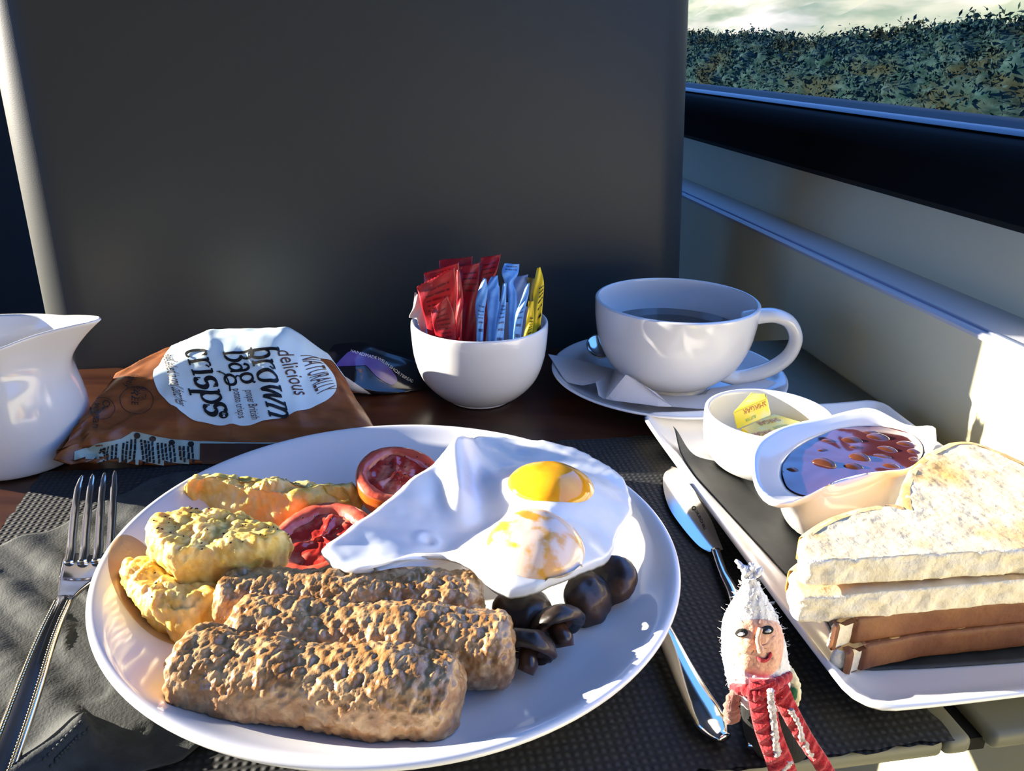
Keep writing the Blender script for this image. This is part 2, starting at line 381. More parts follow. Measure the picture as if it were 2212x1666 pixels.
def sheet(outline, zf, thick, n=220, m=40):
    """thin sheet: polar grid over the outline with height zf(xy)"""
    o = even(np.asarray(outline, float)[:, :2], n); c = o.mean(0); ks = np.linspace(1, .02, m)
    top = [np.c_[c+(o-c)*k, zf(c+(o-c)*k)] for k in ks]; bot = [r-np.array([0, 0, thick]) for r in top[::-1]]
    return loft(bot+top, True, True, True)
NAPK = mat('black_crepe_paper', (.020, .025, .025), .8, (.034, .040, .039), nscale=120, bump=.5, bscale=900, bdist=.0005)
nq = [P(372, 1030)[:2], P(345, 1042)[:2], P(262, 1090)[:2], P(230, 1120)[:2], P(0, 1200)[:2], (-.285, .31), (-.265, .22), (-.215, .190), (-.15, .186), P(430, 1640)[:2], (-.09, .25), (-.10, .33), (-.13, .40), P(400, 1040)[:2]]
nq = [(-.199, .420), (-.206, .413), (-.222, .385), (-.232, .362), (-.262, .338), (-.275, .29), (-.25, .215), (-.215, .195), (-.15, .196), (-.115, .212), (-.09, .25), (-.10, .33), (-.14, .40), (-.185, .421)]
def nz(q):
    x, y = q[:, 0], q[:, 1]; d = .55*x+.83*y
    r = .0030+.0016*np.sin((d-.02)*260+6*x)*np.exp(-((y-.30)/.09)**2)+.0007*fbm(np.c_[q, q[:, 0]*0], .02, 3, 4)
    # a broad raised fold running up from the near edge
    ln = (x+.150)*math.cos(-.55)-(y-.235)*math.sin(-.55)*-1
    e = np.abs((x+.165)-.55*(y-.20)); r = r+.008*np.exp(-(e/.010)**2)*(y < .27)*np.clip((.27-y)/.03, 0, 1)
    dist = np.hypot(x+.055, y-.325); r = np.where(dist < .14, np.minimum(r, .0032), r); r = np.where(dist < .092, .0021, r)
    return np.maximum(r, .0022)
V, Fc = sheet(nq, nz, .0006, 260, 60)
nap = thing('paper_napkin', 'crumpled black paper napkin under the fork and plate edge', 'napkin', (-.18, .31, .0015))
mesh('napkin_sheet', V, Fc, NAPK, nap)
# embossed dots along the border of the napkin
NT = bvh(V, Fc); dv = []
for u0, v0, u1, v1 in [(95, 1640, 175, 1560), (110, 1655, 190, 1575), (120, 1640, 170, 1590), (330, 1048, 365, 1036), (335, 1056, 372, 1046)]:
    for k in range(9):
        p = cast(NT, u0+(u1-u0)*k/8, v0+(v1-v0)*k/8, .0002)
        if p is not None: dv.append(ell(p, .0007, .0007, .0004, 8, 4))
if dv: V, Fc = join(*dv); mesh('embossed_dots', V, Fc, NAPK, nap, kind='stuff')

# ================================================================ dinner plate
PCX, PCY = -.0531, .3166; PRX, PRY, PROT = .1297, .1263, R(154)
prof = [(.30, .0015), (.60, .0015), (.625, .0000), (.645, .0015), (.68, .0035), (.80, .0085), (.92, .0145), (.985, .0190), (1.0, .0206), (1.0, .0222), (.985, .0228), (.96, .0215), (.90, .0165), (.82, .0112), (.74, .0080), (.66, .0066), (.4, .006), (.15, .006)]
prof = [(r, z+.0024) for r, z in prof]
sub = catmull([(r, z, 0) for r, z in prof], 80)
V, Fc = lathe([(r, z) for r, z, _ in sub], (PCX, PCY, 0), 140, PRX, PRY, PROT)
solo('dinner_plate', V, Fc, CHINA, 'large white dinner plate holding the cooked breakfast', 'plate', (PCX, PCY, .0016))
PLT = bvh(V, Fc)
PZ = .0085
def plate_z(x, y): h = PLT.ray_cast(Vector((x, y, .3)), Vector((0, 0, -1))); return h[0].z if h[0] else .0

# grease
GREASE = mat('orange_brown_grease', (.45, .16, .02), .15, alpha=.55, coat=.4, col2=(.62, .36, .08), nscale=40)
nt = GREASE.node_tree; b = nt.nodes['Principled BSDF']
def flat_on_plate(pts, th=.0006, n=90):
    o = even(catmull([(*P(u, v, PZ)[:2], 0) for u, v in pts], 200, True), n)[:, :2]; c = o.mean(0); rings = []
    for k, t in ((.2, 1), (.5, 1), (.8, .9), (.95, .6), (1, .15)):
        q = c+(o-c)*k; rings.append([(x, y, plate_z(x, y)+th*t) for x, y in q])
    return loft(rings, True, True, False)
V, Fc = flat_on_plate([(262, 1230), (248, 1290), (275, 1350), (330, 1395), (400, 1405), (450, 1360), (400, 1280), (320, 1220)])
solo('grease_pool', V, Fc, GREASE, 'orange brown grease pooled on the plate under the lowest hash brown', 'sauce', (*P(340, 1340, PZ)[:2], PZ))
V, Fc = flat_on_plate([(362, 1455), (368, 1490), (395, 1512), (450, 1525), (470, 1500), (420, 1460)])
solo('grease_pool', V, Fc, GREASE, 'small brown grease smear at the left end of the front sausage', 'sauce', (*P(400, 1490, PZ)[:2], PZ))

# ================================================================ sausages
SAUS = mat('browned_sausage_meat', (.36, .175, .060), .30, (.54, .34, .16), nscale=170, ndetail=6, nlo=.40, nhi=.62, col3=(.16, .065, .022), n3scale=75, n3lo=.56, n3hi=.72, bump=.6, bscale=700, bdist=.0006, coat=.35, sss=.15, sssr=(1, .4, .2), sss_scale=.002)
def sausage(a, b, rw, rh, seed, label, bend=.0):
    a = np.array(tuple(a)); b = np.array(tuple(b)); n = 150; m = 96; ax = b-a; Lg = np.linalg.norm(ax); ax /= Lg
    side = np.cross(ax, (0, 0, 1)); side /= np.linalg.norm(side); up = np.cross(side, ax); n, m = 230, 130; rings = []
    for i in range(n+1):
        s = i/n; e = min(s, 1-s)*Lg; er = .008
        k = (1-(1-min(e/er, 1))**2.6)**.45 if e < er else 1
        k = max(k, .02); k *= 1+.05*math.sin(s*9+seed)+.03*math.sin(s*17+seed*2)
        c = a+ax*Lg*s+side*bend*math.sin(PI*s); rr = []
        for j in range(m):
            t = 2*PI*j/m; cs, sn = math.cos(t), math.sin(t)
            cs2 = math.copysign(abs(cs)**.85, cs); sn2 = math.copysign(abs(sn)**.85, sn)
            rr.append(c+side*rw*k*cs2+up*rh*k*sn2)
        rings.append(rr)
    V, Fc = loft(rings, True, True, True); N = vnormals(V, Fc)
    wv = worley(V, .0040, seed); lump = (.55-wv)*.0013+.0008*fbm(V, .012, 2, seed)+.00045*fbm(V, .0020, 3, seed+5, .6)
    pit = np.clip(fbm(V, .006, 2, seed+9)-.55, 0, 1)*-.0022
    c = (a+b)/2; V = V+N*np.sign(np.sum(N*(V-(a+np.outer((V-a)@ax, ax))), 1)+1e-9)[:, None]*(lump+pit)[:, None]
    V[:, 2] = np.maximum(V[:, 2], np.array([plate_z(x, y) for x, y in V[:, :2]])+.0003)
    solo('sausage', V, Fc, SAUS, label, 'sausage', (c[0], c[1], PZ), 'grilled sausages on the dinner plate')
zc = PZ+.0140
sausage(P(386, 1440, zc), P(1000, 1508, zc), .0160, .0138, 1, 'front browned sausage lying nearest the near rim of the plate', .002)
sausage(P(498, 1368, zc), P(1117, 1408, zc), .0152, .0135, 2, 'middle browned sausage between the other two on the plate', -.001)
sausage(P(470, 1303, zc), P(1048, 1308, zc), .0140, .0140, 3, 'back browned sausage partly under the egg white and shaded at its left')

# ================================================================ hash browns
HASH = mat('golden_hash_brown', (.78, .50, .085), .42, (.84, .66, .24), nscale=110, ndetail=5, nlo=.38, nhi=.62, col3=(.60, .30, .03), n3scale=45, n3lo=.56, n3hi=.72, bump=.4, bscale=500, sss=.35, sssr=(1, .6, .15), sss_scale=.006, spec=.5, coat=.15)
HERB = mat('black_pepper_flake', (.012, .010, .006), .7)
def hash_brown(px, z0, th, tilt, seed, label, specks=0, amp=1.0):
    """outline from the photograph at mid height; z0 bottom, th thickness, tilt = dz per (x,y) metre"""
    o = catmull([(*P(u, v, z0+th*k)[:2], 0) for u, v, k in px], 240, True); c = o[:, :2].mean(0)
    def zt(base): return lambda q: base+tilt[0]*(q[:, 0]-c[0])+tilt[1]*(q[:, 1]-c[1])
    rg = [(.05, zt(z0)), (.4, zt(z0)), (.75, zt(z0)), (.9, zt(z0+.03*th)), (.945, zt(z0+.07*th)), (.97, zt(z0+.13*th)), (.99, zt(z0+.21*th)), (1.0, zt(z0+.3*th)), (1.006, zt(z0+.37*th)), (1.01, zt(z0+.44*th)), (1.01, zt(z0+.51*th)), (1.008, zt(z0+.58*th)), (1.004, zt(z0+.65*th)), (.995, zt(z0+.72*th)), (.985, zt(z0+.78*th)), (.97, zt(z0+.84*th)), (.95, zt(z0+.89*th)), (.93, zt(z0+.93*th)), (.905, zt(z0+.965*th)), (.88, zt(z0+.985*th))]
    rg += [(k, zt(z0+th*(1+.10*(1-k)))) for k in np.linspace(.84, .03, 26)]
    # thicken the side wall with extra rings
    V, Fc = slab(o, rg, 230); N = vnormals(V, Fc); ctr = np.array([c[0], c[1], z0+th*.5]); N *= np.sign((N*(V-ctr)).sum(1))[:, None]
    d = amp*(.0026*fbm(V, .013, 2, seed)+(.5-worley(V, .0045, seed))*.0019+.0006*fbm(V, .002, 2, seed+3))
    V = V+N*d[:, None]; V[:, 2] = np.maximum(V[:, 2], PZ+.0003)
    t = thing('hash_brown', label, 'hash brown', (c[0], c[1], z0), 'hash browns on the dinner plate'); mesh('potato_cake', V, Fc, HASH, t)
    if specks:
        tr = bvh(V, Fc); parts = []
        for k in range(specks):
            q = c+(o[random.randrange(240), :2]-c)*math.sqrt(random.random())*.95; p = drop(tr, q[0], q[1], .0001)
            if p is not None: parts.append(ell(p, random.uniform(.0003, .0009), random.uniform(.0002, .0005), .0003, 6, 4, Matrix.Rotation(random.random()*6, 3, 'Z')))
        V2, F2 = join(*parts); mesh('pepper_flakes', V2, F2, HERB, t, kind='stuff')
hash_brown([(398, 1062, .7), (415, 1030, 1), (490, 1040, 1), (560, 1045, 1), (700, 1040, 1), (755, 1050, .9), (778, 1085, .4), (720, 1110, .2), (640, 1130, .2), (520, 1120, .2), (440, 1095, .3)], PZ, .022, (-.05, 0), 21, 'wedge of hash brown at the back behind the other two beside the tomatoes', 5)
hash_brown([(262, 1245, .6), (290, 1210, 1), (340, 1200, 1), (420, 1230, 1), (490, 1280, .7), (490, 1330, .3), (440, 1385, .15), (370, 1395, .1), (310, 1345, .2), (275, 1290, .3)], PZ, .020, (.0, .05), 22, 'lowest hash brown lying under the peppered one at the left of the plate', 6)
hash_brown([(345, 1110, 1), (400, 1098, 1), (500, 1102, 1), (590, 1118, 1), (632, 1150, .8), (632, 1200, .3), (560, 1235, .2), (440, 1255, .1), (380, 1262, .1), (335, 1215, .3), (328, 1150, .7)], .026, .019, (-.02, .10), 23, 'peppered hash brown stacked on top of the lowest one', 34)

# ================================================================ tomatoes
TSKIN = mat('tomato_skin', (.55, .055, .012), .22, (.70, .20, .02), nscale=25, sss=.4, sssr=(1, .3, .1), sss_scale=.006, coat=.3)
TFLESH = mat('tomato_flesh', (.60, .10, .06), .25, (.75, .28, .18), nscale=90, nlo=.5, nhi=.75, sss=.3, sssr=(1, .3, .1), sss_scale=.005, bump=.3, bscale=300, coat=.4)
TCORE = mat('tomato_seed_jelly', (.40, .030, .022), .14, (.66, .24, .16), nscale=110, nlo=.48, nhi=.68, coat=.6)
def tomato(c, r, h, tilt_axis, tilt, label, specks, seed):
    t = thing('tomato_half', label, 'tomato', c, 'grilled tomato halves'); c = np.array(tuple(c)); M = np.array(Matrix.Rotation(tilt, 3, Vector(tilt_axis)))
    prof = [(.02, 0), (.45, .03), (.75, .18), (.93, .45), (1.0, .75), (1.0, .93), (.96, 1.0)]
    sk = catmull([(a, b, 0) for a, b in prof], 24); rings = []; n = 90
    for a, b, _ in sk: rings.append([(r*a*math.cos(q)*(1+.03*math.sin(3*q+seed)), r*a*math.sin(q)*(1+.03*math.sin(3*q+seed)), h*b) for q in np.linspace(0, 2*PI, n, endpoint=False)])
    V, Fc = loft(rings, True, True, False); mesh('skin', V@M.T+c, Fc, TSKIN, t)
    rings = []
    for a, dz in ((.965, 0), (.90, .0010), (.82, .0012), (.74, .0006), (.70, -.0010), (.66, -.0022)):
        rings.append([(r*a*math.cos(q)*(1+.03*math.sin(3*q+seed)+(.05*math.sin(4*q+seed) if a < .8 else 0)), r*a*math.sin(q)*(1+.03*math.sin(3*q+seed)+(.05*math.sin(4*q+seed) if a < .8 else 0)), h+dz) for q in np.linspace(0, 2*PI, n, endpoint=False)])
    V, Fc = loft(rings, True, False, False); V[:, 2] += .0004*fbm(V, .004, 2, seed); mesh('flesh_rim', V@M.T+c, Fc, TFLESH, t)
    rings = [[(r*a*math.cos(q)*(1+.05*math.sin(4*q+seed)), r*a*math.sin(q)*(1+.05*math.sin(4*q+seed)), h-.0020) for q in np.linspace(0, 2*PI, n, endpoint=False)] for a in np.linspace(.70, .03, 16)]
    V, Fc = loft(rings, True, False, True); rad = np.hypot(V[:, 0], V[:, 1])/r; ang = np.arctan2(V[:, 1], V[:, 0])
    V[:, 2] += .0011*fbm(V, .005, 3, seed)+.0016*np.clip(np.cos(ang*3+seed), 0, 1)**6*(rad < .66)+.0010*(rad < .14)
    W = V@M.T+c; mesh('seed_core', W, Fc, TCORE, t)
    tr = bvh(W, Fc); parts = []
    for k in range(specks):
        q = random.random()*6.28; a = r*.9*math.sqrt(random.random()); p = np.array([a*math.cos(q), a*math.sin(q), h+.0006])@M.T+c
        parts.append(ell(p, random.uniform(.0003, .0008), random.uniform(.0003, .0005), .0003, 6, 4, Matrix.Rotation(q, 3, 'Z')))
    if parts: V, Fc = join(*parts); mesh('pepper_flakes', V, Fc, HERB, t, kind='stuff')
tomato(P(858, 1085, .013), .0215, .021, (1, .25, 0), R(14), 'bright red peppered tomato half standing at the back behind the egg', 22, 1)
tomato(P(706, 1205, PZ), .0255, .0135, (1, -.5, 0), R(10), 'dark red tomato half between the hash brown and the egg white', 4, 2)

# ================================================================ mushrooms
MUSH = mat('dark_fried_mushroom', (.016, .009, .006), .42, (.10, .042, .018), nscale=55, nlo=.46, nhi=.66, coat=.15, bump=.4, bscale=160)
MUSHL = mat('brown_mushroom_flesh', (.11, .042, .018), .3, (.05, .02, .01), nscale=120, coat=.3)
def mushroom(p, r, h, rot, label, seed):
    t = thing('mushroom', label, 'mushroom', p, 'fried mushrooms'); c = np.array(tuple(p)); M = np.array(rot)
    cap = catmull([(.02, 1, 0), (.5, .93, 0), (.85, .62, 0), (1, .22, 0), (.97, .02, 0), (.85, -.06, 0), (.6, .12, 0), (.25, .20, 0)], 30)
    rings = [[(r*a*math.cos(q), r*a*math.sin(q), h*b) for q in np.linspace(0, 2*PI, 48, endpoint=False)] for a, b, _ in cap]
    V, Fc = loft(rings, True, True, True); N = vnormals(V, Fc); V = V+.0012*fbm(V+seed, .009, 3, seed)[:, None]*np.sign((N*(V-np.array([0, 0, h*.3]))).sum(1))[:, None]*N; mesh('cap', V@M.T+c, Fc, MUSH, t)
    V, Fc = tube([(0, 0, h*.25), (0, 0, -h*.1), (.001, 0, -h*.45), (.001, .001, -h*.75)], [r*.30, r*.32, r*.34, r*.30], 18, up=(0, 1, 0)); mesh('stem', V@M.T+c, Fc, MUSHL, t)
    rings = [[(r*a*math.cos(q), r*a*math.sin(q), h*(.14-.22*(a-.3))+(.0006 if k % 2 else 0)) for k, q in enumerate(np.linspace(0, 2*PI, 72, endpoint=False))] for a in (.34, .5, .7, .84)]
    V, Fc = loft(rings, True); mesh('gills', V@M.T+c, Fc, MUSHL, t)
def Rm(*e): return Matrix.Rotation(R(e[2]), 3, 'Z') @ Matrix.Rotation(R(e[1]), 3, 'Y') @ Matrix.Rotation(R(e[0]), 3, 'X')
mushroom(P(1325, 1260, .018), .0122, .0085, Rm(10, -25, 20), 'dark mushroom farthest right, poking from under the egg toward the plate rim', 1)
mushroom(P(1265, 1292, .018), .0112, .009, Rm(60, 0, 35), 'dark mushroom under the right edge of the egg, beside the farthest right one', 2)
mushroom(P(1205, 1362, .0195), .0125, .009, Rm(-62, 14, 30), 'dark mushroom with its curled cup turned out, in front of the egg edge', 3)
mushroom(P(1142, 1412, .0195), .0112, .009, Rm(-48, 34, 12), 'brown mushroom tucked against the right end of the middle sausage', 4)
mushroom(P(1130, 1330, .017), .0125, .011, Rm(0, 10, 0), 'black mushroom in the shadow under the near lip of the egg', 5)

# ================================================================ fried eggs
EGGW = mat('egg_white', (.86, .86, .84), .22, (.80, .83, .84), nscale=60, sss=.45, sssr=(1, .85, .7), sss_scale=.005, spec=.5, coat=.15)
YOLK = mat('egg_yolk', (.86, .36, .008), .12, (.90, .44, .02), nscale=60, sss=.4, sssr=(1, .45, .05), sss_scale=.006, coat=.5)
YFILM = mat('pale_film_on_yolk', (.90, .68, .52), .2, (.84, .40, .05), nscale=95, ndetail=3, nlo=.50, nhi=.60, sss=.3, sss_scale=.004, coat=.5)
eo = [(695, 1192, .0400), (745, 1150, .0410), (800, 1110, .0420), (880, 1045, .0435), (960, 990, .0430), (1005, 962, .042), (1040, 947, .034), (1110, 950, .030), (1200, 962, .028), (1270, 985, .027), (1325, 1018, .027), (1352, 1050, .027), (1366, 1100, .027), (1350, 1135, .027), (1335, 1155, .027), (1325, 1195, .027), (1290, 1235, .029), (1230, 1270, .030), (1170, 1293, .030), (1122, 1303, .030), (1075, 1290, .031), (1045, 1262, .034), (1010, 1228, .037), (960, 1205, .0370), (890, 1207, .0370), (830, 1226, .0375), (775, 1235, .0385), (725, 1222, .0390)]
E3 = np.array([tuple(P(u, v, z)) for u, v, z in eo]); E3 = catmull(E3, 300, True); E3 = even(E3, 300)
ring_j = (1+.010*fbm(E3, .006, 3, 8))
ec = np.array([.012, .312]); Y1 = np.array(P(1190, 1052, .040)); Y2 = np.array(P(1158, 1180, .040))
def egg_top(q, k, zedge):
    x, y = q[:, 0], q[:, 1]
    basez = .0345-.0045*np.exp(-((x+.032)/.018)**2)
    z = zedge*(k**2)+basez*(1-k**2)
    for Yc, rr, hh in ((Y1, .034, .0075), (Y2, .033, .0078)):
        d = np.hypot(x-Yc[0], y-Yc[1])/rr; z = z+hh*np.exp(-(d*1.25)**4)
    rd = np.abs((x+.024)+.10*(y-.33)); z = z+.0070*np.exp(-(rd/.007)**2)*np.clip((y-.312)/.02, 0, 1)     # ridge beside the left flap
    dx = (x+.010)/.012; z = z-.0035*np.exp(-dx**2-((y-.318)/.012)**2)                                     # hollow between ridge and yolks
    p3 = np.c_[q, np.zeros(len(q))]
    z = z+.0007*fbm(p3, .022, 2, 6)+.00012*fbm(p3, .006, 2, 7)
    z = z+.0016*np.exp(-(np.hypot(x+.036, y-.302)/.004-1)**2*3)*.6                                         # a ring left by a bubble
    return z
rings_t = []
for k in np.linspace(1, .02, 70):
    q = ec+(E3[:, :2]*0+E3[:, :2]-ec)*k*(1+(ring_j[:, None]-1)*k); z = egg_top(q, k, E3[:, 2]); rr = 1-min((1-k)/.05, 1)
    rings_t.append(np.c_[q, z+.0022*(1-rr**2)**.5 if rr < 1 else z])
rings_b = [np.c_[r[:, :2], r[:, 2]-(.0012 if i < 3 else .0034)] for i, r in enumerate(rings_t)]
V, Fc = loft(rings_b[::-1]+rings_t, True, True, True); V[:, 2] = np.maximum(V[:, 2], np.array([plate_z(x, y)+.0004 for x, y in V[:, :2]]))
egg = thing('fried_eggs', 'double fried egg with two orange yolks draped over the tomatoes and sausages', 'egg', (ec[0], ec[1], .03))
white = mesh('egg_white', V, Fc, EGGW, egg); EGT = bvh(V, Fc)
def yolk(Yc, rx, ry, h, m, label, seed):
    V = []; n = 60; rings = []
    for k in np.linspace(1, .03, 22):
        q = [(Yc[0]+rx*k*math.cos(a), Yc[1]+ry*k*math.sin(a)) for a in np.linspace(0, 2*PI, n, endpoint=False)]
        rr = []
        for x, y in q:
            p = drop(EGT, x, y, 0); z0 = p.z if p else .04; rr.append((x, y, z0-.0012+(h+.0012)*(1-k**2.4)**.6))
        rings.append(rr)
    V, Fc = loft(rings, True, False, True); mesh('yolk', V, Fc, m, egg, label=label)
yolk(Y1, .0215, .0200, .0068, YOLK, 'clear glossy orange yolk at the back', 1)
yolk(Y2, .0215, .0215, .0072, YFILM, 'yolk veiled by a pale film, nearer the camera', 2)

#@@MORE
# ================================================================ rectangular tray plate
TRZ = .0016
tc0 = st(P(1858, 1545, .0145)); TS, TT = .172, .264
def rrect(inset, rad, z, lift=0, n=40):
    hs, ht = TS/2-inset, TT/2-inset; rad = max(rad-inset*.6, .004); q = []
    for cx, cy, a0 in ((hs-rad, ht-rad, 0), (-hs+rad, ht-rad, PI/2), (-hs+rad, -ht+rad, PI), (hs-rad, -ht+rad, 1.5*PI)):
        for k in range(9): a = a0+PI/2*k/8; q.append((cx+rad*math.cos(a), cy+rad*math.sin(a)))
    q = np.array(q); q = even(np.c_[q, q[:, 0]*0], 160)[:, :2]
    cor = np.clip((np.abs(q[:, 0])/hs)**6*(np.abs(q[:, 1])/ht)**6, 0, 1)
    return [T(tc0[0]+TS/2+x, tc0[1]+TT/2+y, z+TRZ+lift*c) for (x, y), c in zip(q, cor)]
V, Fc = loft([rrect(.075, .01, .0012), rrect(.026, .012, .0012), rrect(.024, .012, 0), rrect(.020, .012, 0), rrect(.018, .012, .002), rrect(.004, .013, .0085, .001), rrect(.0005, .013, .0115, .002), rrect(0, .013, .0125, .0022), rrect(.0012, .013, .0135, .0022), rrect(.003, .013, .0130, .002), rrect(.009, .013, .0085, .001), rrect(.016, .013, .0058), rrect(.024, .012, .0048), rrect(.05, .01, .0046), rrect(.075, .01, .0046)], True, True, True)
tctr = T(tc0[0]+TS/2, tc0[1]+TT/2, TRZ)
solo('rectangular_plate', V, Fc, CHINA, 'white rectangular plate at the right holding toast, beans and butter', 'plate', tctr)
TRT = bvh(V, Fc); FZ = TRZ+.0048
def tray_z(x, y): h = TRT.ray_cast(Vector((x, y, .04)), Vector((0, 0, -1))); return h[0].z if h[0] else 0
# black napkin laid on the tray
BN = mat('black_paper', (.011, .013, .014), .6, bump=.3, bscale=600, bdist=.0004, col2=(.02, .024, .024), nscale=60)
o = np.array([tuple(P(u, v, z)) for u, v, z in [(1452, 940, .014), (1500, 985, .008), (1560, 1000, .007), (1720, 1000, .007), (1900, 1100, .007), (2100, 1200, .007), (2260, 1330, .007), (2230, 1425, .008), (2000, 1440, .008), (1850, 1445, .008), (1800, 1370, .008), (1760, 1285, .008), (1700, 1235, .010), (1640, 1175, .009), (1560, 1090, .010), (1500, 1030, .010)]])
oo = even(np.c_[o[:, :2], o[:, 2]], 240)
def bz(q): 
    b = np.array([max(tray_z(x, y), FZ) for x, y in q]); edge = q[:, 0]+.2*q[:, 1]
    return b+.0008+.0003*np.abs(fbm(np.c_[q, q[:, 0]*0], .018, 2, 12))
V, Fc = sheet(oo, bz, .0004, 240, 40)
tip = np.array(tuple(P(1452, 940, .014)))
dT = np.hypot(V[:, 0]-tip[0], V[:, 1]-tip[1]); V[:, 2] += .010*np.exp(-(dT/.012)**2)
solo('paper_napkin', V, Fc, BN, 'flat black paper napkin lining the rectangular plate with one tip curled up', 'napkin', (o[:, 0].mean(), o[:, 1].mean(), FZ))

# ================================================================ butter pot
pz = .0410; pl, pr = P(1527, 892, pz), P(1796, 890, pz); pc = (pl+pr)/2; prr = (pr-pl).length/2; PB = FZ+.0012
h = pz-PB
prof = [(.60, 0), (.66, .0004), (.78, .06*h), (.93, .28*h), (.99, .6*h), (1.0, .94*h), (.985, .99*h), (.955, h), (.925, .985*h), (.91, .9*h), (.90, .5*h), (.82, .22*h), (.6, .14*h), (.2, .13*h)]
pp = catmull([(a, b, 0) for a, b in prof], 70)
V, Fc = lathe([(a*prr, b) for a, b, _ in pp], (pc.x, pc.y, PB), 90)
solo('butter_pot', V, Fc, CHINA, 'small round white pot holding wrapped butter, beside the bean dish', 'pot', (pc.x, pc.y, PB))
BUT = mat('yellow_butter_foil', (.86, .68, .02), .28, (.66, .74, .40), nscale=60, nlo=.5, nhi=.66, spec=.6)
BUTP = mat('red_brown_print', (.42, .09, .02), .4); BUTG = mat('green_print', (.25, .42, .08), .4)
def butter(quad, th, label, words):
    """quad: four corners of the top face (world), th downwards"""
    a, b, c, d = [Vector(q) for q in quad]; nrm = (b-a).cross(d-a).normalized()
    if nrm.z < 0: nrm = -nrm
    bm = bmesh.new(); vs = [bm.verts.new(p) for p in (a, b, c, d)]+[bm.verts.new(p-nrm*th) for p in (a, b, c, d)]
    for f in ((0, 1, 2, 3), (7, 6, 5, 4), (0, 4, 5, 1), (1, 5, 6, 2), (2, 6, 7, 3), (3, 7, 4, 0)): bm.faces.new([vs[k] for k in f])
    bmesh.ops.recalc_face_normals(bm, faces=bm.faces[:]); bmesh.ops.bevel(bm, geom=bm.edges[:], offset=.0010, segments=2, affect='EDGES', profile=.5)
    bmesh.ops.subdivide_edges(bm, edges=bm.edges[:], cuts=4, use_grid_fill=True); bm.verts.index_update(); bm.verts.ensure_lookup_table()
    V = np.array([tuple(v.co) for v in bm.verts]); Fc = [[v.index for v in f.verts] for f in bm.faces]; bm.free()
    ctr = (a+b+c+d)/4-nrm*th
    t = thing('butter_portion', label, 'butter', ctr, 'wrapped butter portions in the small pot'); mesh('foil_wrap', V, Fc, BUT, t, smooth=False)
    for body, u0, v0, u1, v1, hh, m, side in words:     # u along a->b, v along a->d ; side 0 top face, 1 front side (a-b edge)
        e1, e2 = b-a, (d-a if side == 0 else -nrm*th); org = a; n = nrm if side == 0 else -(d-a).normalized()
        p0 = org+e1*u0+e2*v0; p1 = org+e1*u1+e2*v1; ex = p1-p0; ey = n.cross(ex).normalized()*hh
        W, F2 = curve_mesh_text(body, .01, 0, 1, 0)
        mesh('foil_print', [p0+ex*x+ey*y+n*.0003 for x, y, _ in W], F2, m, t, smooth=False)
q1 = [P(1571, 895, .034), P(1654, 889, .034), P(1658, 862, .043), P(1602, 848, .044)]
q1 = [P(1640, 868, .040), P(1588, 893, .038), P(1600, 852, .047), P(1648, 855, .047)]
q1 = [PY(1582, 891, .416), PY(1657, 859, .423), PY(1655, 851, .437), PY(1622, 846, .437)]
butter(q1, .0115, 'yellow wrapped butter portion tilted up against the pot wall', [('SHIRGAR', .95, .15, .3, .1, .0052, BUTP, 1), ('BUTTER', .6, .62, .3, .62, .0026, BUTG, 1)])
q2 = [P(1600, 925, .030), P(1655, 968, .030), P(1745, 915, .030), P(1672, 893, .030)]
butter(q2, .012, 'yellow wrapped butter portion lying flat in front in the pot', [('SHIRGAR', .2, .92, .05, .40, .0062, BUTP, 0), ('SHIRGAR', .5, .50, .35, .05, .0062, BUTP, 0), ('WELSH', .55, .95, .45, .60, .0045, BUTG, 0)])

# ================================================================ bean dish
def by_angle(pts, c, n=120):
    pts = catmull(pts, 500, True); a = np.arctan2(pts[:, 1]-c[1], pts[:, 0]-c[0]); r = np.hypot(pts[:, 0]-c[0], pts[:, 1]-c[1]); k = np.argsort(a); a, r, z = a[k], r[k], pts[k, 2]
    A = np.linspace(-PI, PI, n, endpoint=False); rr = np.interp(A, a, r, period=2*PI); zz = np.interp(A, a, z, period=2*PI)
    return A, rr, zz
rimpx = [(a_, b_, {.046: .0485, .047: .0475, .049: .0475, .051: .0490, .053: .0510, .050: .0490, .055: .0550, .056: .0560, .045: .0485, .044: .0480, .043: .0475}.get(c_, c_)) for a_, b_, c_ in [(1625, 986, .046), (1629, 963, .046), (1643, 945, .046), (1675, 927, .046), (1727, 911, .047), (1781, 900, .049), (1826, 888, .051), (1867, 880, .053), (1894, 883, .053), (1921, 897, .050), (1953, 914, .049), (1980, 920, .051), (2007, 919, .055), (2020, 922, .056), (2025, 936, .055), (2023, 956, .051), (2007, 981, .047), (1980, 1004, .045), (1953, 1015, .044), (1916, 1018, .043), (1860, 1026, .043), (1803, 1042, .043), (1758, 1065, .044), (1717, 1083, .045), (1686, 1088, .045), (1663, 1083, .045), (1641, 1065, .046), (1627, 1031, .046)]]
rim3 = [P(u, v, z) for u, v, z in rimpx]
inpx = [(1688, 1013), (1693, 997), (1717, 970), (1758, 945), (1803, 929), (1860, 920), (1916, 922), (1962, 934), (1989, 954), (1996, 977), (1984, 997), (1953, 1015), (1900, 1035), (1850, 1050), (1790, 1066), (1740, 1072), (1704, 1058), (1690, 1035)]
SZ = .0440
in3 = [P(u, v, SZ) for u, v in inpx]; dcx = np.array([tuple(q) for q in in3]).mean(0)
A, r_in, _ = by_angle(in3, dcx); _, r_rim, z_rim = by_angle(rim3, dcx); DB = FZ+.0012
ring = lambda r, z: np.c_[dcx[0]+r*np.cos(A), dcx[1]+r*np.sin(A), np.broadcast_to(z, r.shape)]
one = np.ones_like(A); mix = lambda a, b, k: a*(1-k)+b*k
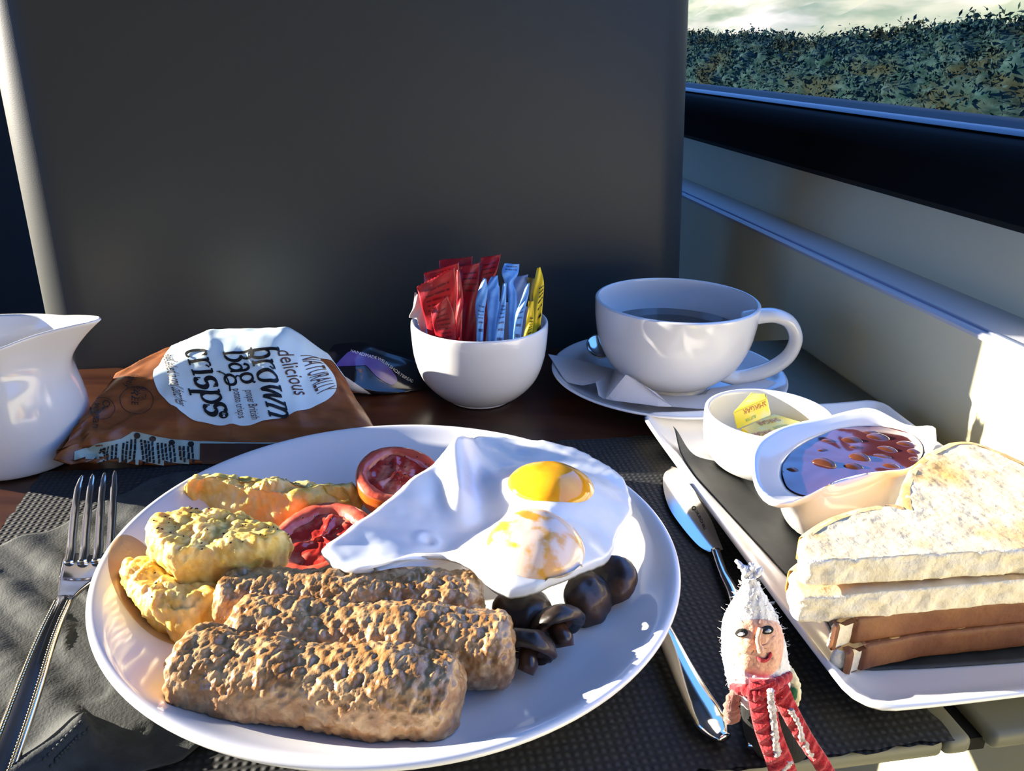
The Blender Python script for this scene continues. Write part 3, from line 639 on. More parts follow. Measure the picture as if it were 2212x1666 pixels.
rs = [ring(one*.020, DB+.0005), ring(one*.0255, DB), ring(one*.028, DB+.001), ring(mix(one*.031, r_in, .5), DB+.010), ring(mix(one*.033, r_in, .9), DB+.022), ring(mix(r_in*1.02, r_rim, .25), mix(one*SZ, z_rim, .25)-.003), ring(mix(r_in, r_rim, .75), mix(one*SZ, z_rim, .75)-.0035), ring(r_rim*.985, z_rim-.0028), ring(r_rim, z_rim-.0014), ring(r_rim*.997, z_rim-.0003), ring(r_rim*.975, z_rim), ring(mix(r_in, r_rim, .75), mix(one*SZ, z_rim, .80)), ring(mix(r_in, r_rim, .45), mix(one*SZ, z_rim, .52)), ring(mix(r_in, r_rim, .15), mix(one*SZ, z_rim, .18)), ring(r_in, one*SZ-.0005), ring(r_in*.93, one*SZ-.010), ring(r_in*.75, one*DB+.008), ring(r_in*.4, one*DB+.005)]
V, Fc = loft(rs, True, True, True)
solo('bean_dish', V, Fc, CHINA, 'white dish with two pulled-out wavy corners, full of baked beans', 'dish', (dcx[0], dcx[1], DB))
SAUCE = mat('dark_bean_sauce', (.085, .020, .022), .10, (.12, .030, .028), nscale=40, coat=.7, spec=.8)
rs = [ring(r_in*k, one*SZ) for k in (.985, .95, .85, .7, .55, .4, .25, .1)]
V, Fc = loft(rs, True, False, True); V[:, 2] += .0005*fbm(V, .012, 2, 3)
rs2 = [ring(r_in*.80, one*SZ-.012)]; Vb, Fb = loft([ring(r_in*.985, one*SZ), ring(r_in*.9, one*SZ-.008), ring(r_in*.70, one*SZ-.014)], True, False, True)
V, Fc = join((V, Fc), (Vb, [f[::-1] for f in Fb]))
solo('bean_sauce', V, Fc, SAUCE, 'glossy dark red-brown sauce filling the wavy white dish', 'sauce', (dcx[0], dcx[1], SZ-.014))
BEAN = mat('brown_baked_bean', (.085, .026, .012), .18, (.12, .042, .020), nscale=80, coat=.7, sss=.2, sssr=(1, .4, .2), sss_scale=.002)
BLAB = ['long plump baked bean lying nearest the left end of the dish', 'baked bean with the bright white glint in the middle of the dish', 'smooth baked bean at the back, left of the paired beans', 'large baked bean at the back, the front one of an overlapping pair', 'baked bean at the very back, behind the large one it overlaps', 'baked bean at the far right back, near the pointed corner', 'slanting baked bean right of centre, between the back pair and the right rim', 'flat long baked bean just right of the one with the white glint', 'low baked bean between the long plump one and the glinting one', 'small round baked bean against the right rim of the dish', 'tiny bean tip at the right rim, below the small round one', 'wrinkled bean nearly sunk at the back left of the dish', 'thin bean edge just breaking the sauce left of centre', 'lone bean tip at the far left of the sauce', 'shallow bean behind the glinting one, almost under the sauce', 'bean at the near rim, right of centre, touching the dish edge']
for i, (u, v, L, W, a, dz) in enumerate([(1781, 1000, .0062, .0036, -28, .0016), (1857, 989, .0056, .0038, -25, .0018), (1840, 951, .0062, .0036, -10, .0012), (1895, 944, .0068, .0042, -8, .0012), (1882, 935, .006, .0035, -12, .0006), (1958, 960, .0062, .0030, -14, .0010), (1916, 971, .0062, .0032, -24, .0010), (1905, 987, .007, .0034, -20, .0006), (1843, 1007, .0056, .0030, -10, .0008), (1973, 976, .0042, .0030, -10, .0010), (1973, 992, .0035, .0022, 0, .0006), (1790, 953, .0052, .003, -10, .0004), (1777, 973, .0044, .0022, 5, .0002), (1712, 1014, .0042, .0028, -15, .0002), (1847, 967, .0045, .0026, -8, .0004), (1925, 1006, .005, .0028, -20, .0006)]):
    p = P(u, v, SZ); Mz = Matrix.Rotation(R(a), 3, 'Z')
    Ve, Fe = ell((0, 0, 0), L, W, .0030, 20, 12); Ve[:, 1] += -.10*W*(Ve[:, 0]/L)**2*3
    Ve = Ve @ np.array(Mz).T+np.array((p.x, p.y, SZ-.0024+dz)); solo('baked_bean', Ve, Fe, BEAN, BLAB[i], 'bean', (p.x, p.y, SZ-.003), 'baked beans in the wavy white dish')

# ================================================================ toast
CRUMB = mat('pale_toast_crumb', (.72, .58, .35), .8, (.80, .69, .47), nscale=90, ndetail=6, col3=(.66, .38, .11), n3scale=30, n3lo=.52, n3hi=.70, bump=.35, bscale=330, bdist=.0014, sss=.12, sss_scale=.003)
CUTF = mat('torn_white_crumb', (.84, .74, .54), .8, (.88, .80, .64), nscale=150, bump=.8, bscale=380, bdist=.0014)
CRL = mat('light_golden_crust', (.66, .36, .10), .6, (.78, .55, .25), nscale=60, bump=.4, bscale=300)
CRD = mat('dark_brown_crust', (.17, .055, .016), .6, (.27, .105, .03), nscale=40, col3=(.16, .05, .014), n3scale=22, bump=.5, bscale=300)
TOASTT = mat('golden_toast_face', (.66, .36, .09), .7, (.76, .50, .18), nscale=70, bump=.6, bscale=400)
def toast(pts, z0, th, tilt, label, cutfrom, mface, mcrust, seed, bottom=None):
    """pts xy outline from the cut edge: the points with index >= cutfrom are the cut edge"""
    o = np.array([tuple(p)[:2] for p in pts]); m = len(o); dense = []; flag = []
    for i in range(m):
        a, b = o[i], o[(i+1) % m]; k = max(2, int(np.linalg.norm(b-a)/.0016))
        for q in range(k): dense.append(a+(b-a)*q/k); flag.append(i >= cutfrom)
    D = np.array(dense); fl = np.array(flag); n = len(D); c = D.mean(0)
    S = D.copy()
    for _ in range(3):
        S2 = (np.roll(S, 1, 0)+2*S+np.roll(S, -1, 0))/4; S = S2
    zt = lambda q: tilt[0]*(q[:, 0]-c[0])+tilt[1]*(q[:, 1]-c[1])
    rings = []; mid = []
    for k, z in [(.05, 0), (.4, 0), (.8, 0), (.985, 0)]+[(1, f) for f in np.linspace(.08, .92, 9)]+[(.985, 1), (.96, 1), (.92, 1)]+[(k, 1) for k in np.linspace(.90, .02, 64)]:
        q = c+(S-c)*k; bulge = 0
        rings.append(np.c_[q, z0+th*z+zt(q)])
    V, Fc = loft(rings, True, True, True); N = vnormals(V, Fc); cc = np.array([c[0], c[1], z0+th/2]); N *= np.sign((N*(V-cc)).sum(1)+1e-9)[:, None]
    disp = .0003*fbm(V, .007, 3, seed)-.0004*np.clip(.40-worley(V, .0040, seed), 0, 1)
    side = np.tile(fl, len(rings)); side = np.r_[side, [False, False]]; isside = np.zeros(len(V), bool); isside[4*n:13*n] = True
    disp = disp+np.where(isside & side, .0010*fbm(V, .004, 3, seed+4), 0); V = V+N*disp[:, None]
    mi = []
    for f in Fc:
        r0 = min(f)//n; mi.append(1 if 3 <= r0 <= 12 else (2 if r0 < 3 else 0))
    t = thing('toast_slice', label, 'toast', (c[0], c[1], z0), 'toast slices on the rectangular plate')
    mesh('crumb', V, Fc, [mface, CUTF, bottom or TOASTT], t, mi=mi)
    # crust: a thin skin along the uncut sides
    idx = [i for i in range(n) if not fl[i]]
    start = next((i for i in idx if fl[i-1]), idx[0]); seq = [(start+k) % n for k in range(len(idx)+1)]
    prof = [(-.0004, .01), (.0010, .03), (.0014, .08), (.0015, .2), (.0015, .5), (.0015, .8), (.0014, .93), (.0010, .98), (0, 1.005), (-.0022, 1.012)]
    tang = np.roll(S, -1, 0)-np.roll(S, 1, 0); nn = np.c_[tang[:, 1], -tang[:, 0]]; nn /= np.linalg.norm(nn, axis=1, keepdims=True); nn *= np.sign((nn*(S-c)).sum(1))[:, None]
    cols = []
    for i in seq:
        cols.append([(S[i, 0]+nn[i, 0]*d, S[i, 1]+nn[i, 1]*d, z0+th*f+tilt[0]*(S[i, 0]-c[0])+tilt[1]*(S[i, 1]-c[1])) for d, f in prof])
    V2, F2 = loft(cols, False, False, False); V2 = V2+.0003*fbm(V2, .004, 3, seed+6)[:, None]*np.array([1, 1, 0.3])
    mesh('crust', V2, F2, mcrust, t)
ZT = .0575
up = [(1733, 1160), (1765, 1137), (1800, 1119), (1850, 1102), (1905, 1094), (1946, 1098), (1962, 1106), (1955, 1085), (1954, 1052), (1972, 1012), (2008, 980), (2058, 957), (2100, 955), (2150, 972), (2212, 1000), (2280, 1046), (2330, 1110), (2350, 1172)]
top = [P(u, v, ZT) for u, v in up]; cut = [P(2350, 1182, ZT), P(2212, 1187, ZT), P(2000, 1200, ZT), P(1850, 1209, ZT), P(1742, 1213, ZT), P(1727, 1190, ZT)]
pts = top+cut
toast(pts, ZT-.0115, .0115, (0, 0), 'white toast triangle on top of the stack with its lobed crust toward the wall', len(top)-1, CRUMB, CRL, 31)
pts2 = [p+Vector((-.0030, -.0020, 0)) for p in top]+[p+Vector((-.002, -.0035, 0)) for p in cut]
toast(pts2, ZT-.0240, .0115, (.03, 0), 'white toast triangle directly under the topmost one, torn at its left tip', len(top)-1, CRUMB, CRL, 32)
z3 = .0325
low = [P(1802, 1352, z3), P(1850, 1334, z3), P(2006, 1311, z3), P(2212, 1291, z3), P(2400, 1272, z3), P(2430, 1250, z3)]; lc = [P(2420, 1225, z3), P(2300, 1140, z3), P(2150, 1180, z3), P(1900, 1290, z3), P(1810, 1335, z3), P(1790, 1350, z3)]
toast(low+lc, z3-.0120, .0120, (0, 0), 'toast triangle in the lower pair with its dark brown crust facing the near rim', len(low)-1, TOASTT, CRD, 33)
low2 = [p+Vector((.006 if i < 2 else 0, -.0010, 0)) for i, p in enumerate(low)]; lc2 = [p+Vector((.003, 0, 0)) for p in lc]
toast(low2+lc2, FZ+.0022, .0120, (0, 0), 'lowest toast triangle, lying on the black napkin with brown crust in shade', len(low)-1, TOASTT, CRD, 34)

# ================================================================ cup, saucer, coffee, spoon, paper napkin
SB_ = .0002
sl_, sr_ = P(1186, 800, .0165), P(1682, 800, .0165); sc = (sl_+sr_)/2; sr0 = (sr_-sl_).length/2
rim_z = .0715; cl, cr = P(1287, 645, rim_z), P(1637, 648, rim_z); cc = (cl+cr)/2; crr = (cr-cl).length/2
sc = Vector(((sc.x*.5+cc.x*.5), (sc.y*.4+cc.y*.6), 0))
prof = catmull([(.45, 0, 0), (.50, 0, 0), (.52, .0012, 0), (.70, .0050, 0), (.88, .0110, 0), (.98, .0152, 0), (1.0, .0165, 0), (.985, .0172, 0), (.95, .0160, 0), (.85, .0115, 0), (.68, .0068, 0), (.50, .0042, 0), (.3, .0036, 0), (.1, .0036, 0)], 70)
V, Fc = lathe([(a*sr0, b) for a, b, _ in prof], (sc.x, sc.y, SB_), 110)
solo('saucer', V, Fc, CHINA, 'white round saucer under the coffee cup', 'saucer', (sc.x, sc.y, 0)); SAT = bvh(V, Fc)
cb = .0062; ch = rim_z-cb
prof = catmull([(.38, .0008, 0), (.46, 0, 0), (.49, .0012, 0), (.485, .0040, 0), (.60, .0080, 0), (.80, .0190, 0), (.93, .034, 0), (.985, .050, 0), (1.0, ch-.002, 0), (.993, ch, 0), (.975, ch+.0004, 0), (.955, ch-.001, 0), (.94, .050, 0), (.885, .034, 0), (.76, .0205, 0), (.55, .0105, 0), (.2, .0085, 0)], 90)
V, Fc = lathe([(a*crr, b) for a, b, _ in prof], (cc.x, cc.y, cb), 110)
cup = thing('coffee_cup', 'large white cup of black coffee standing on the saucer by the window', 'cup', (cc.x, cc.y, cb)); mesh('cup_body', V, Fc, CHINA, cup)
hp = [PY(u, v, cc.y+dy) for u, v, dy in [(1606, 690, -.004), (1640, 683, -.008), (1675, 682, -.010), (1706, 697, -.011), (1719, 730, -.011), (1706, 765, -.011), (1676, 790, -.011), (1638, 806, -.010), (1596, 815, -.008), (1560, 808, -.006), (1520, 795, -.002)]]
hp = catmull(hp, 50); rad = [.0066 if i > 40 else .0052+.0012*abs(i-22)/22 for i in range(50)]
V, Fc = tube(hp, rad, 18, up=(0, 1, 0), fx=.85, fz=1.35); mesh('handle', V, Fc, CHINA, cup)
k = .83; V, Fc = lathe([(crr*.90, -.012), (crr*.925, -.002), (crr*.925, 0), (crr*.6, 0), (crr*.2, 0)], (cc.x, cc.y, .050), 80); 
cz = P(1450, 681, .05); 
COF = mat('black_coffee', (.012, .006, .003), .05, spec=.5)
cofz = cb+.034+.0085
def cup_in(z):
    z -= cb; zz = [.0085, .0105, .0205, .034, .050, ch]; rr = [.2, .55, .76, .885, .94, .955]; return crr*float(np.interp(z, zz, rr))
V, Fc = lathe([(cup_in(cofz-.02)*.97, -.02), (cup_in(cofz-.01)*.985, -.01), (cup_in(cofz)*.992, 0), (crr*.6, .0), (crr*.2, .0)], (cc.x, cc.y, cofz), 80)
solo('coffee', V, Fc, COF, 'black coffee inside the large white cup', 'coffee', (cc.x, cc.y, cofz-.02))
# teaspoon behind the cup on the saucer
tsp = thing('teaspoon', 'steel teaspoon lying on the saucer, its bowl peeping out left of the cup', 'spoon', P(1300, 760, .018))
b0 = P(1296, 752, .022); V = []; rings = []
for k in np.linspace(1, .02, 12): rings.append([(b0.x+.011*k*math.cos(a)*.9, b0.y+.016*k*math.sin(a)+.006, b0.z-.005*(1-k*k)+.004*k*math.sin(a)) for a in np.linspace(0, 2*PI, 40, endpoint=False)])
V, Fc = loft([[(x, y, z-.001) for x, y, z in r] for r in rings[::-1]]+rings, True, True, True); mesh('spoon_bowl', V, Fc, STEEL, tsp)
V, Fc = tube(catmull([b0+Vector((.002, .020, .003)), b0+Vector((.012, .036, .004)), b0+Vector((.035, .052, .002)), b0+Vector((.075, .062, .000))], 20), [.0018]*8+[.0022]*6+[.0030]*6, 10, fx=1.3, fz=.5); mesh('spoon_handle', V, Fc, STEEL, tsp)
# white paper napkin under the cup with a folded peak
WN = mat('white_paper_napkin', (.80, .79, .82), .85, bump=.15, bscale=800, bdist=.0004, trl=.25)
pts = dict(A=(1181, 763, .0215), B=(1253, 777, .0165), C=(1328, 797, .0110), D=(1223, 827, .0150), E=(1259, 834, .0165), Fp=(1286, 827, .0200), G=(1293, 855, .0135), H=(1306, 864, .0125), I=(1351, 807, .0330), J=(1372, 818, .0300), K=(1416, 846, .0205), L=(1424, 878, .0130), M=(1452, 879, .0125), N=(1520, 885, .0130), O=(1610, 866, .0150), Q=(1682, 826, .0205), Rr=(1648, 817, .0165), S=(1560, 835, .0100), U=(1400, 850, .0090))
P3 = {k: P(*v) for k, v in pts.items()}
names = list(P3); ixn = {k: i for i, k in enumerate(names)}
quads = [('A', 'D', 'E', 'B'), ('B', 'E', 'Fp', 'C'), ('Fp', 'G', 'H', 'C'), ('H', 'L', 'K', 'I'), ('I', 'K', 'M', 'J'), ('K', 'L', 'M'), ('J', 'M', 'U', 'C'), ('C', 'H', 'I', 'J'), ('M', 'N', 'S', 'U'), ('N', 'O', 'S'), ('O', 'Q', 'Rr', 'S')]
bm = bmesh.new(); vv = [bm.verts.new(P3[k]) for k in names]
for q in quads: bm.faces.new([vv[ixn[k]] for k in q])
bmesh.ops.subdivide_edges(bm, edges=bm.edges[:], cuts=5, use_grid_fill=True); bmesh.ops.triangulate(bm, faces=bm.faces[:])
bmesh.ops.smooth_vert(bm, verts=bm.verts[:], factor=.35, use_axis_x=True, use_axis_y=True, use_axis_z=True)
bm.verts.index_update(); V = np.array([tuple(v.co) for v in bm.verts]); Fc = [[v.index for v in f.verts] for f in bm.faces]; bm.free()
for i, (x, y, z) in enumerate(V):
    h = SAT.ray_cast(Vector((x, y, .1)), Vector((0, 0, -1)))
    if h[0]: V[i, 2] = max(z, h[0].z+.0008)
    if math.hypot(x-cc.x, y-cc.y) < crr*.52: V[i, 2] = .0058 if h[0] is None else min(V[i, 2], max(h[0].z+.0004, .0052))
V2 = V-np.array([0, 0, .0004]); n_ = len(V)
solo('paper_napkin', np.concatenate([V, V2]), Fc+[[k+n_ for k in f[::-1]] for f in Fc], WN, 'white paper napkin with a folded peak between the cup and saucer', 'napkin', (cc.x, cc.y-.03, .006), smooth=False)

# ================================================================ sugar bowl and sachets
bz_ = .0585; bl, br = P(887, 694, bz_), P(1183, 690, bz_); bc = (bl+br)/2; brr = (br-bl).length/2
prof = catmull([(.40, .0006, 0), (.48, 0, 0), (.50, .0015, 0), (.66, .006, 0), (.86, .0175, 0), (.965, .033, 0), (1.0, .050, 0), (1.0, bz_-.0015, 0), (.985, bz_, 0), (.965, bz_, 0), (.945, bz_-.002, 0), (.925, .045, 0), (.86, .026, 0), (.72, .012, 0), (.45, .0055, 0), (.15, .005, 0)], 80)
V, Fc = lathe([(a*brr, b) for a, b, _ in prof], (bc.x, bc.y, .0003), 100)
solo('sugar_bowl', V, Fc, CHINA, 'white round bowl packed with upright sugar sachets', 'bowl', (bc.x, bc.y, 0))
REDS = mat('red_sachet_paper', (.42, .006, .014), .35, (.30, .004, .01), nscale=60, bump=.2, bscale=300, spec=.6)
BLUS = mat('light_blue_sachet_paper', (.16, .42, .85), .45, (.08, .26, .66), nscale=70, bump=.3, bscale=250)
PALES = mat('pale_blue_grey_sachet', (.30, .40, .60), .5, (.20, .32, .55), nscale=60, bump=.3, bscale=250)
YELS = mat('yellow_sachet_paper', (.80, .62, .01), .45, (.70, .50, .01), nscale=60, bump=.3, bscale=250)
OLVS = mat('dull_yellow_sachet', (.22, .17, .02), .5, (.12, .09, .015), nscale=60)
WHTS = mat('off_white_sachet_paper', (.55, .55, .52), .6, bump=.2, bscale=250)
DRED = mat('dark_red_print', (.13, .002, .006), .4); DBLU = mat('dark_blue_print', (.02, .06, .20), .4)
def sachet(Lp, Rp, y0, y1, th, m, label, pm=None, prow=(0, 0), serr=True, pcol=(.2, .9), horiz=True):
    n, c = 30, 24
    yy = lambda k, pts: y0+(y1-y0)*k/(len(pts)-1)
    Lc = catmull([PY(u, v, yy(k, Lp)) for k, (u, v) in enumerate(Lp)], n); Rc = catmull([PY(u, v, yy(k, Rp)) for k, (u, v) in enumerate(Rp)], n)
    def clampin(q):
        d = np.hypot(q[0]-bc.x, q[1]-bc.y); lim = brr*.90*(1 if q[2] > .045 else np.interp(q[2], [.006, .012, .026, .045], [.40, .66, .88, .95]))
        if q[2] < bz_+.004 and d > lim: q = np.array([bc.x+(q[0]-bc.x)*lim/d, bc.y+(q[1]-bc.y)*lim/d, q[2]])
        return q
    Fr = np.zeros((n, c, 3)); Bk = np.zeros((n, c, 3))
    for i in range(n):
        e = np.linspace(0, 1, c); base = Lc[i][None]*(1-e[:, None])+Rc[i][None]*e[:, None]
        kk = i/(n-1); body = min(1, max(0, (kk-.10)/.15))
        bul = th*np.sin(PI*e)**.7*body+.0002; base[:, 1] += .0006*np.sin(e*7+i*.5)
        if i == 0 and serr: base[:, 2] += np.where(np.arange(c) % 2, .0007, -.0002)
        for j in range(c):
            q = clampin(base[j]); Fr[i, j] = q-np.array([0, bul[j], 0]); Bk[i, j] = q+np.array([0, bul[j], 0])
    V = np.concatenate([Fr.reshape(-1, 3), Bk.reshape(-1, 3)]); Fc = []; o = n*c
    for i in range(n-1):
        for j in range(c-1):
            k = i*c+j; Fc += [(k, k+1, k+c+1, k+c), (o+k, o+k+c, o+k+c+1, o+k+1)]
        a, b = i*c, i*c+c-1; Fc += [(a, a+c, o+a+c, o+a), (b, o+b, o+b+c, b+c)]
    for j in range(c-1): Fc += [(j, o+j, o+j+1, j+1), ((n-1)*c+j, (n-1)*c+j+1, o+(n-1)*c+j+1, o+(n-1)*c+j)]
    V[:, 2] = np.maximum(V[:, 2], .0066)
    t = thing('sugar_sachet', label, 'sachet', tuple(V[np.argmin(V[:, 2])]), 'sachets in the sugar bowl'); mesh('sachet_paper', V, Fc, m, t)
    if pm:
        VV = []; FF = []; rows = range(prow[0], prow[1])
        j0, j1 = int(pcol[0]*(c-1)), max(int(pcol[1]*(c-1)), int(pcol[0]*(c-1))+2)
        for i in rows:
            if horiz and i % 2: continue
            j = j0
            while j < j1:
                ln = random.choice((1, 2, 3)) if horiz else 1
                a, b = j, min(j+ln, j1)
                q0, q1, q2, q3 = Fr[i, a], Fr[i, b], Fr[min(i+1, n-1), b], Fr[min(i+1, n-1), a]; dn = np.array([0, -.0005, 0])
                if a < b:
                    s = len(VV); VV += [q0*.7+q3*.3+dn, q1*.7+q2*.3+dn, q2*.85+q1*.15+dn, q3*.85+q0*.15+dn]; FF.append((s, s+1, s+2, s+3))
                j = b+(1 if random.random() < .35 else 0) if horiz else b+1
        if VV: mesh('printed_lines', VV, FF, pm, t, smooth=False, kind='stuff')
sachet([(948, 563), (950, 600), (953, 680), (955, 780)], [(1021, 555), (1018, 600), (1012, 680), (1008, 780)], .572, .560, .0016, REDS, 'red sachet rearmost in the bowl, its straight top edge showing above the others', DRED, (3, 8))
sachet([(993, 577), (995, 620), (1000, 700), (1000, 790)], [(1036, 568), (1034, 620), (1032, 700), (1030, 790)], .560, .552, .0016, REDS, 'red sachet in the middle of the bowl, tucked between two taller red ones', DRED, (3, 12))
sachet([(1038, 558), (1035, 600), (1028, 670), (1022, 780)], [(1082, 550), (1073, 590), (1058, 650), (1045, 780)], .566, .556, .0018, REDS, 'tallest red sachet leaning right, nearest the blue ones', DRED, (3, 12))
sachet([(915, 591), (917, 620), (923, 700), (930, 790)], [(991, 568), (993, 620), (990, 700), (985, 790)], .546, .545, .0018, REDS, 'red sachet behind the big front one, showing only its toothed top', DRED, (2, 6))
sachet([(896, 632), (892, 665), (884, 688), (906, 706), (918, 780)], [(907, 637), (913, 665), (919, 690), (921, 720), (926, 780)], .536, .535, .0008, WHTS, 'torn off-white paper sachet at the left edge of the bowl', None, serr=False)
sachet([(900, 621), (910, 660), (923, 715), (934, 790)], [(982, 578), (987, 640), (985, 700), (980, 790)], .530, .530, .0022, REDS, 'big red sachet with slanting toothed top at the front left of the bowl', DRED, (3, 22), pcol=(.18, .85))
sachet([(984, 580), (987, 640), (983, 700), (984, 790)], [(992, 584), (1001, 640), (999, 685), (998, 790)], .522, .522, .0020, REDS, 'narrow red sachet seen edge on, sunlit down its side', None, serr=False)
sachet([(930, 671), (935, 700), (943, 740), (950, 800)], [(966, 640), (984, 690), (984, 740), (980, 800)], .516, .518, .0020, REDS, 'short red sachet low at the front left, its top cut at a slant', DRED, (4, 22), pcol=(.25, .8))
sachet([(1138, 600), (1143, 640), (1146, 690), (1140, 780)], [(1160, 602), (1160, 640), (1156, 700), (1150, 780)], .556, .550, .0010, OLVS, 'dull dark yellow sachet behind the other yellow ones', None)
sachet([(1110, 600), (1104, 640), (1108, 700), (1108, 780)], [(1141, 594), (1133, 640), (1126, 700), (1122, 780)], .558, .548, .0010, PALES, 'pale grey-blue torn sachet between the blue and yellow ones', None)
sachet([(1090, 569), (1084, 588), (1090, 612), (1098, 660), (1098, 780)], [(1122, 571), (1119, 592), (1109, 612), (1117, 650), (1112, 780)], .548, .540, .0022, BLUS, 'tallest blue sachet with a curled-over top', DBLU, (2, 6), serr=False)
sachet([(1060, 600), (1051, 622), (1052, 654), (1056, 790)], [(1075, 596), (1077, 615), (1079, 640), (1074, 790)], .540, .538, .0010, BLUS, 'blue sachet with a folded corner, second from the red ones', None)
sachet([(1044, 602), (1032, 631), (1026, 665), (1029, 703), (1028, 790)], [(1050, 603), (1053, 631), (1047, 673), (1045, 703), (1042, 790)], .522, .522, .0020, BLUS, 'blue sachet nearest the red ones, printed down its edge', DBLU, (12, 28), pcol=(.35, .95))
sachet([(1086, 615), (1080, 655), (1072, 700), (1064, 790)], [(1094, 612), (1093, 655), (1090, 700), (1083, 790)], .522, .522, .0020, BLUS, 'slim blue sachet in the middle front of the bowl', DBLU, (10, 28), pcol=(.3, .95))
sachet([(1137, 615), (1123, 655), (1112, 690), (1104, 790)], [(1144, 612), (1141, 640), (1130, 690), (1119, 790)], .526, .524, .0016, BLUS, 'blue sachet with a torn corner, beside the short yellow one', DBLU, (14, 28), pcol=(.3, .9))
sachet([(1141, 652), (1137, 690), (1131, 725), (1122, 790)], [(1153, 651), (1153, 690), (1150, 720), (1143, 790)], .528, .528, .0016, YELS, 'short bright yellow sachet beside the blue ones', PRINTK, (8, 28), pcol=(.45, .95))
sachet([(1160, 580), (1152, 625), (1151, 690), (1150, 790)], [(1167, 577), (1175, 612), (1172, 660), (1162, 790)], .540, .538, .0014, YELS, 'tall yellow sachet with a pointed top at the right edge of the bowl', PRINTK, (10, 28), pcol=(.55, .98), serr=False)

# ================================================================ cream jug
jc = Vector((-.3035, .446, 0)); JS = .955; rings = []
jp = catmull([(.028, 0, 0), (.036, 0, 0), (.0405, .0025, 0), (.0435, .014, 0), (.0445, .032, 0), (.0415, .052, 0), (.0385, .064, 0), (.0395, .073, 0), (.0425, .080, 0)], 40)
inn = catmull([(.0405, .0795, 0), (.0370, .072, 0), (.0360, .064, 0), (.040, .045, 0), (.041, .02, 0), (.034, .006, 0), (.01, .005, 0)], 30)
n = 96; sp = R(-4)
def jring(r, z, top):
    q = []
    for k in range(n):
        a = 2*PI*k/n; d = math.atan2(math.sin(a-sp), math.cos(a-sp)); g = math.exp(-(d/.42)**2); g2 = math.exp(-(d/.8)**2)
        w = top*g; q.append((jc.x+JS*math.cos(a)*(r+.027*w), jc.y+JS*math.sin(a)*(r*(1-.12*top*g2)+.0), JS*z+.0115*top*g2+.004*top*math.cos(a+PI)**2*(abs(d) > 1.6)))
    return q
for r, z, _ in jp: rings.append(jring(r, z, max(0, (z-.050)/.030)**1.6))
t_ = lambda z: max(0, (z-.050)/.030)**1.6
rings.append(jring(.0420, .0812, 1)); 
for r, z, _ in inn: rings.append(jring(r, z, t_(z)*.96))
V, Fc = loft(rings, True, True, True); V[:, 2] += .0003
solo('cream_jug', V, Fc, CHINA, 'white china jug with a pouring lip at the left edge of the table', 'jug', (jc.x, jc.y, 0))

# ================================================================ crisps bag
BAGM = mat('brown_paper_print', (.26, .082, .020), .42, (.17, .050, .012), nscale=26, stretch=(1, 5, 5), spec=.5, bump=.15, bscale=60)
BAGL = mat('pale_blue_label', (.70, .84, .85), .35, spec=.5)
BAGS = mat('pale_green_grey_strip', (.36, .46, .40), .4)
secs = [(-.006, .0008), (.004, .012), (.008, .0225), (.020, .033), (.036, .047), (.050, .0565), (.062, .060), (.078, .058), (.094, .049), (.108, .034), (.116, .018), (.112, .006), (.100, .0008), (.05, .0006)]
def bag_section(a):
    sc_ = catmull([(y, z, 0) for y, z in secs], 90, True)[:, :2]; x = -.256+.178*a
    e = min(1, (a/.30))**.5*min(1, ((1-a)/.42))**.62 if 0 < a < 1 else 0
    yb = .4345+.016*a+.012*(1-e)
    s = np.linspace(0, 1, 90); 
    out = []
    sl0 = np.array((x-.004, .408, .017) if a < .5 else (x, .452, .006)); sl1 = np.array((x+.006, .492, .040)) if a < .5 else np.array((x-.040, .505, .010))
    for y, z in sc_:
        f = np.clip(y/.11, 0, 1); seal = sl0*(1-f)+sl1*f+np.array([0, 0, .0006 if z > .02 else -.0006])
        full = np.array((x, yb+y, z*(.86+.14*math.sin(a*PI)))); out.append(seal*(1-e)+full*e)
    return out
secn = [bag_section(a) for a in np.linspace(.0, 1, 90)]
V, Fc = loft(secn, True, True, True); 
N = vnormals(V, Fc); cen = V.mean(0); N *= np.sign((N*(V-cen)).sum(1)+1e-9)[:, None]
cr = 1-np.abs(vnoise(np.c_[V[:, 0]*38+V[:, 1]*16, V[:, 1]*22, V[:, 2]*12], 5)); cr2 = fbm(V, .03, 3, 9)
wrk = .0016*cr2+.0014*(cr**5); wl = np.clip((-.20-V[:, 0])/.05, 0, 1); cr3 = 1-np.abs(vnoise(np.c_[V[:, 0]*60-V[:, 1]*60, V[:, 1]*45, V[:, 2]*45], 15)); wrk += wl*.0030*cr3**3
V = V+N*wrk[:, None]; V[:, 2] = np.maximum(V[:, 2], .0005)
bag = thing('crisps_bag', 'brown paper-look bag of crisps with a pale blue label lying on its side', 'crisps bag', (-.18, .48, 0)); mesh('bag_body', V, Fc, BAGM, bag); BT = bvh(V, Fc)
def bxy(u, v):
    d = ray(u, v); h = BT.ray_cast(CAM, d); return np.array([h[0].x, h[0].y]) if h[0] else np.array(tuple(P(u, v, .058)))[:2]
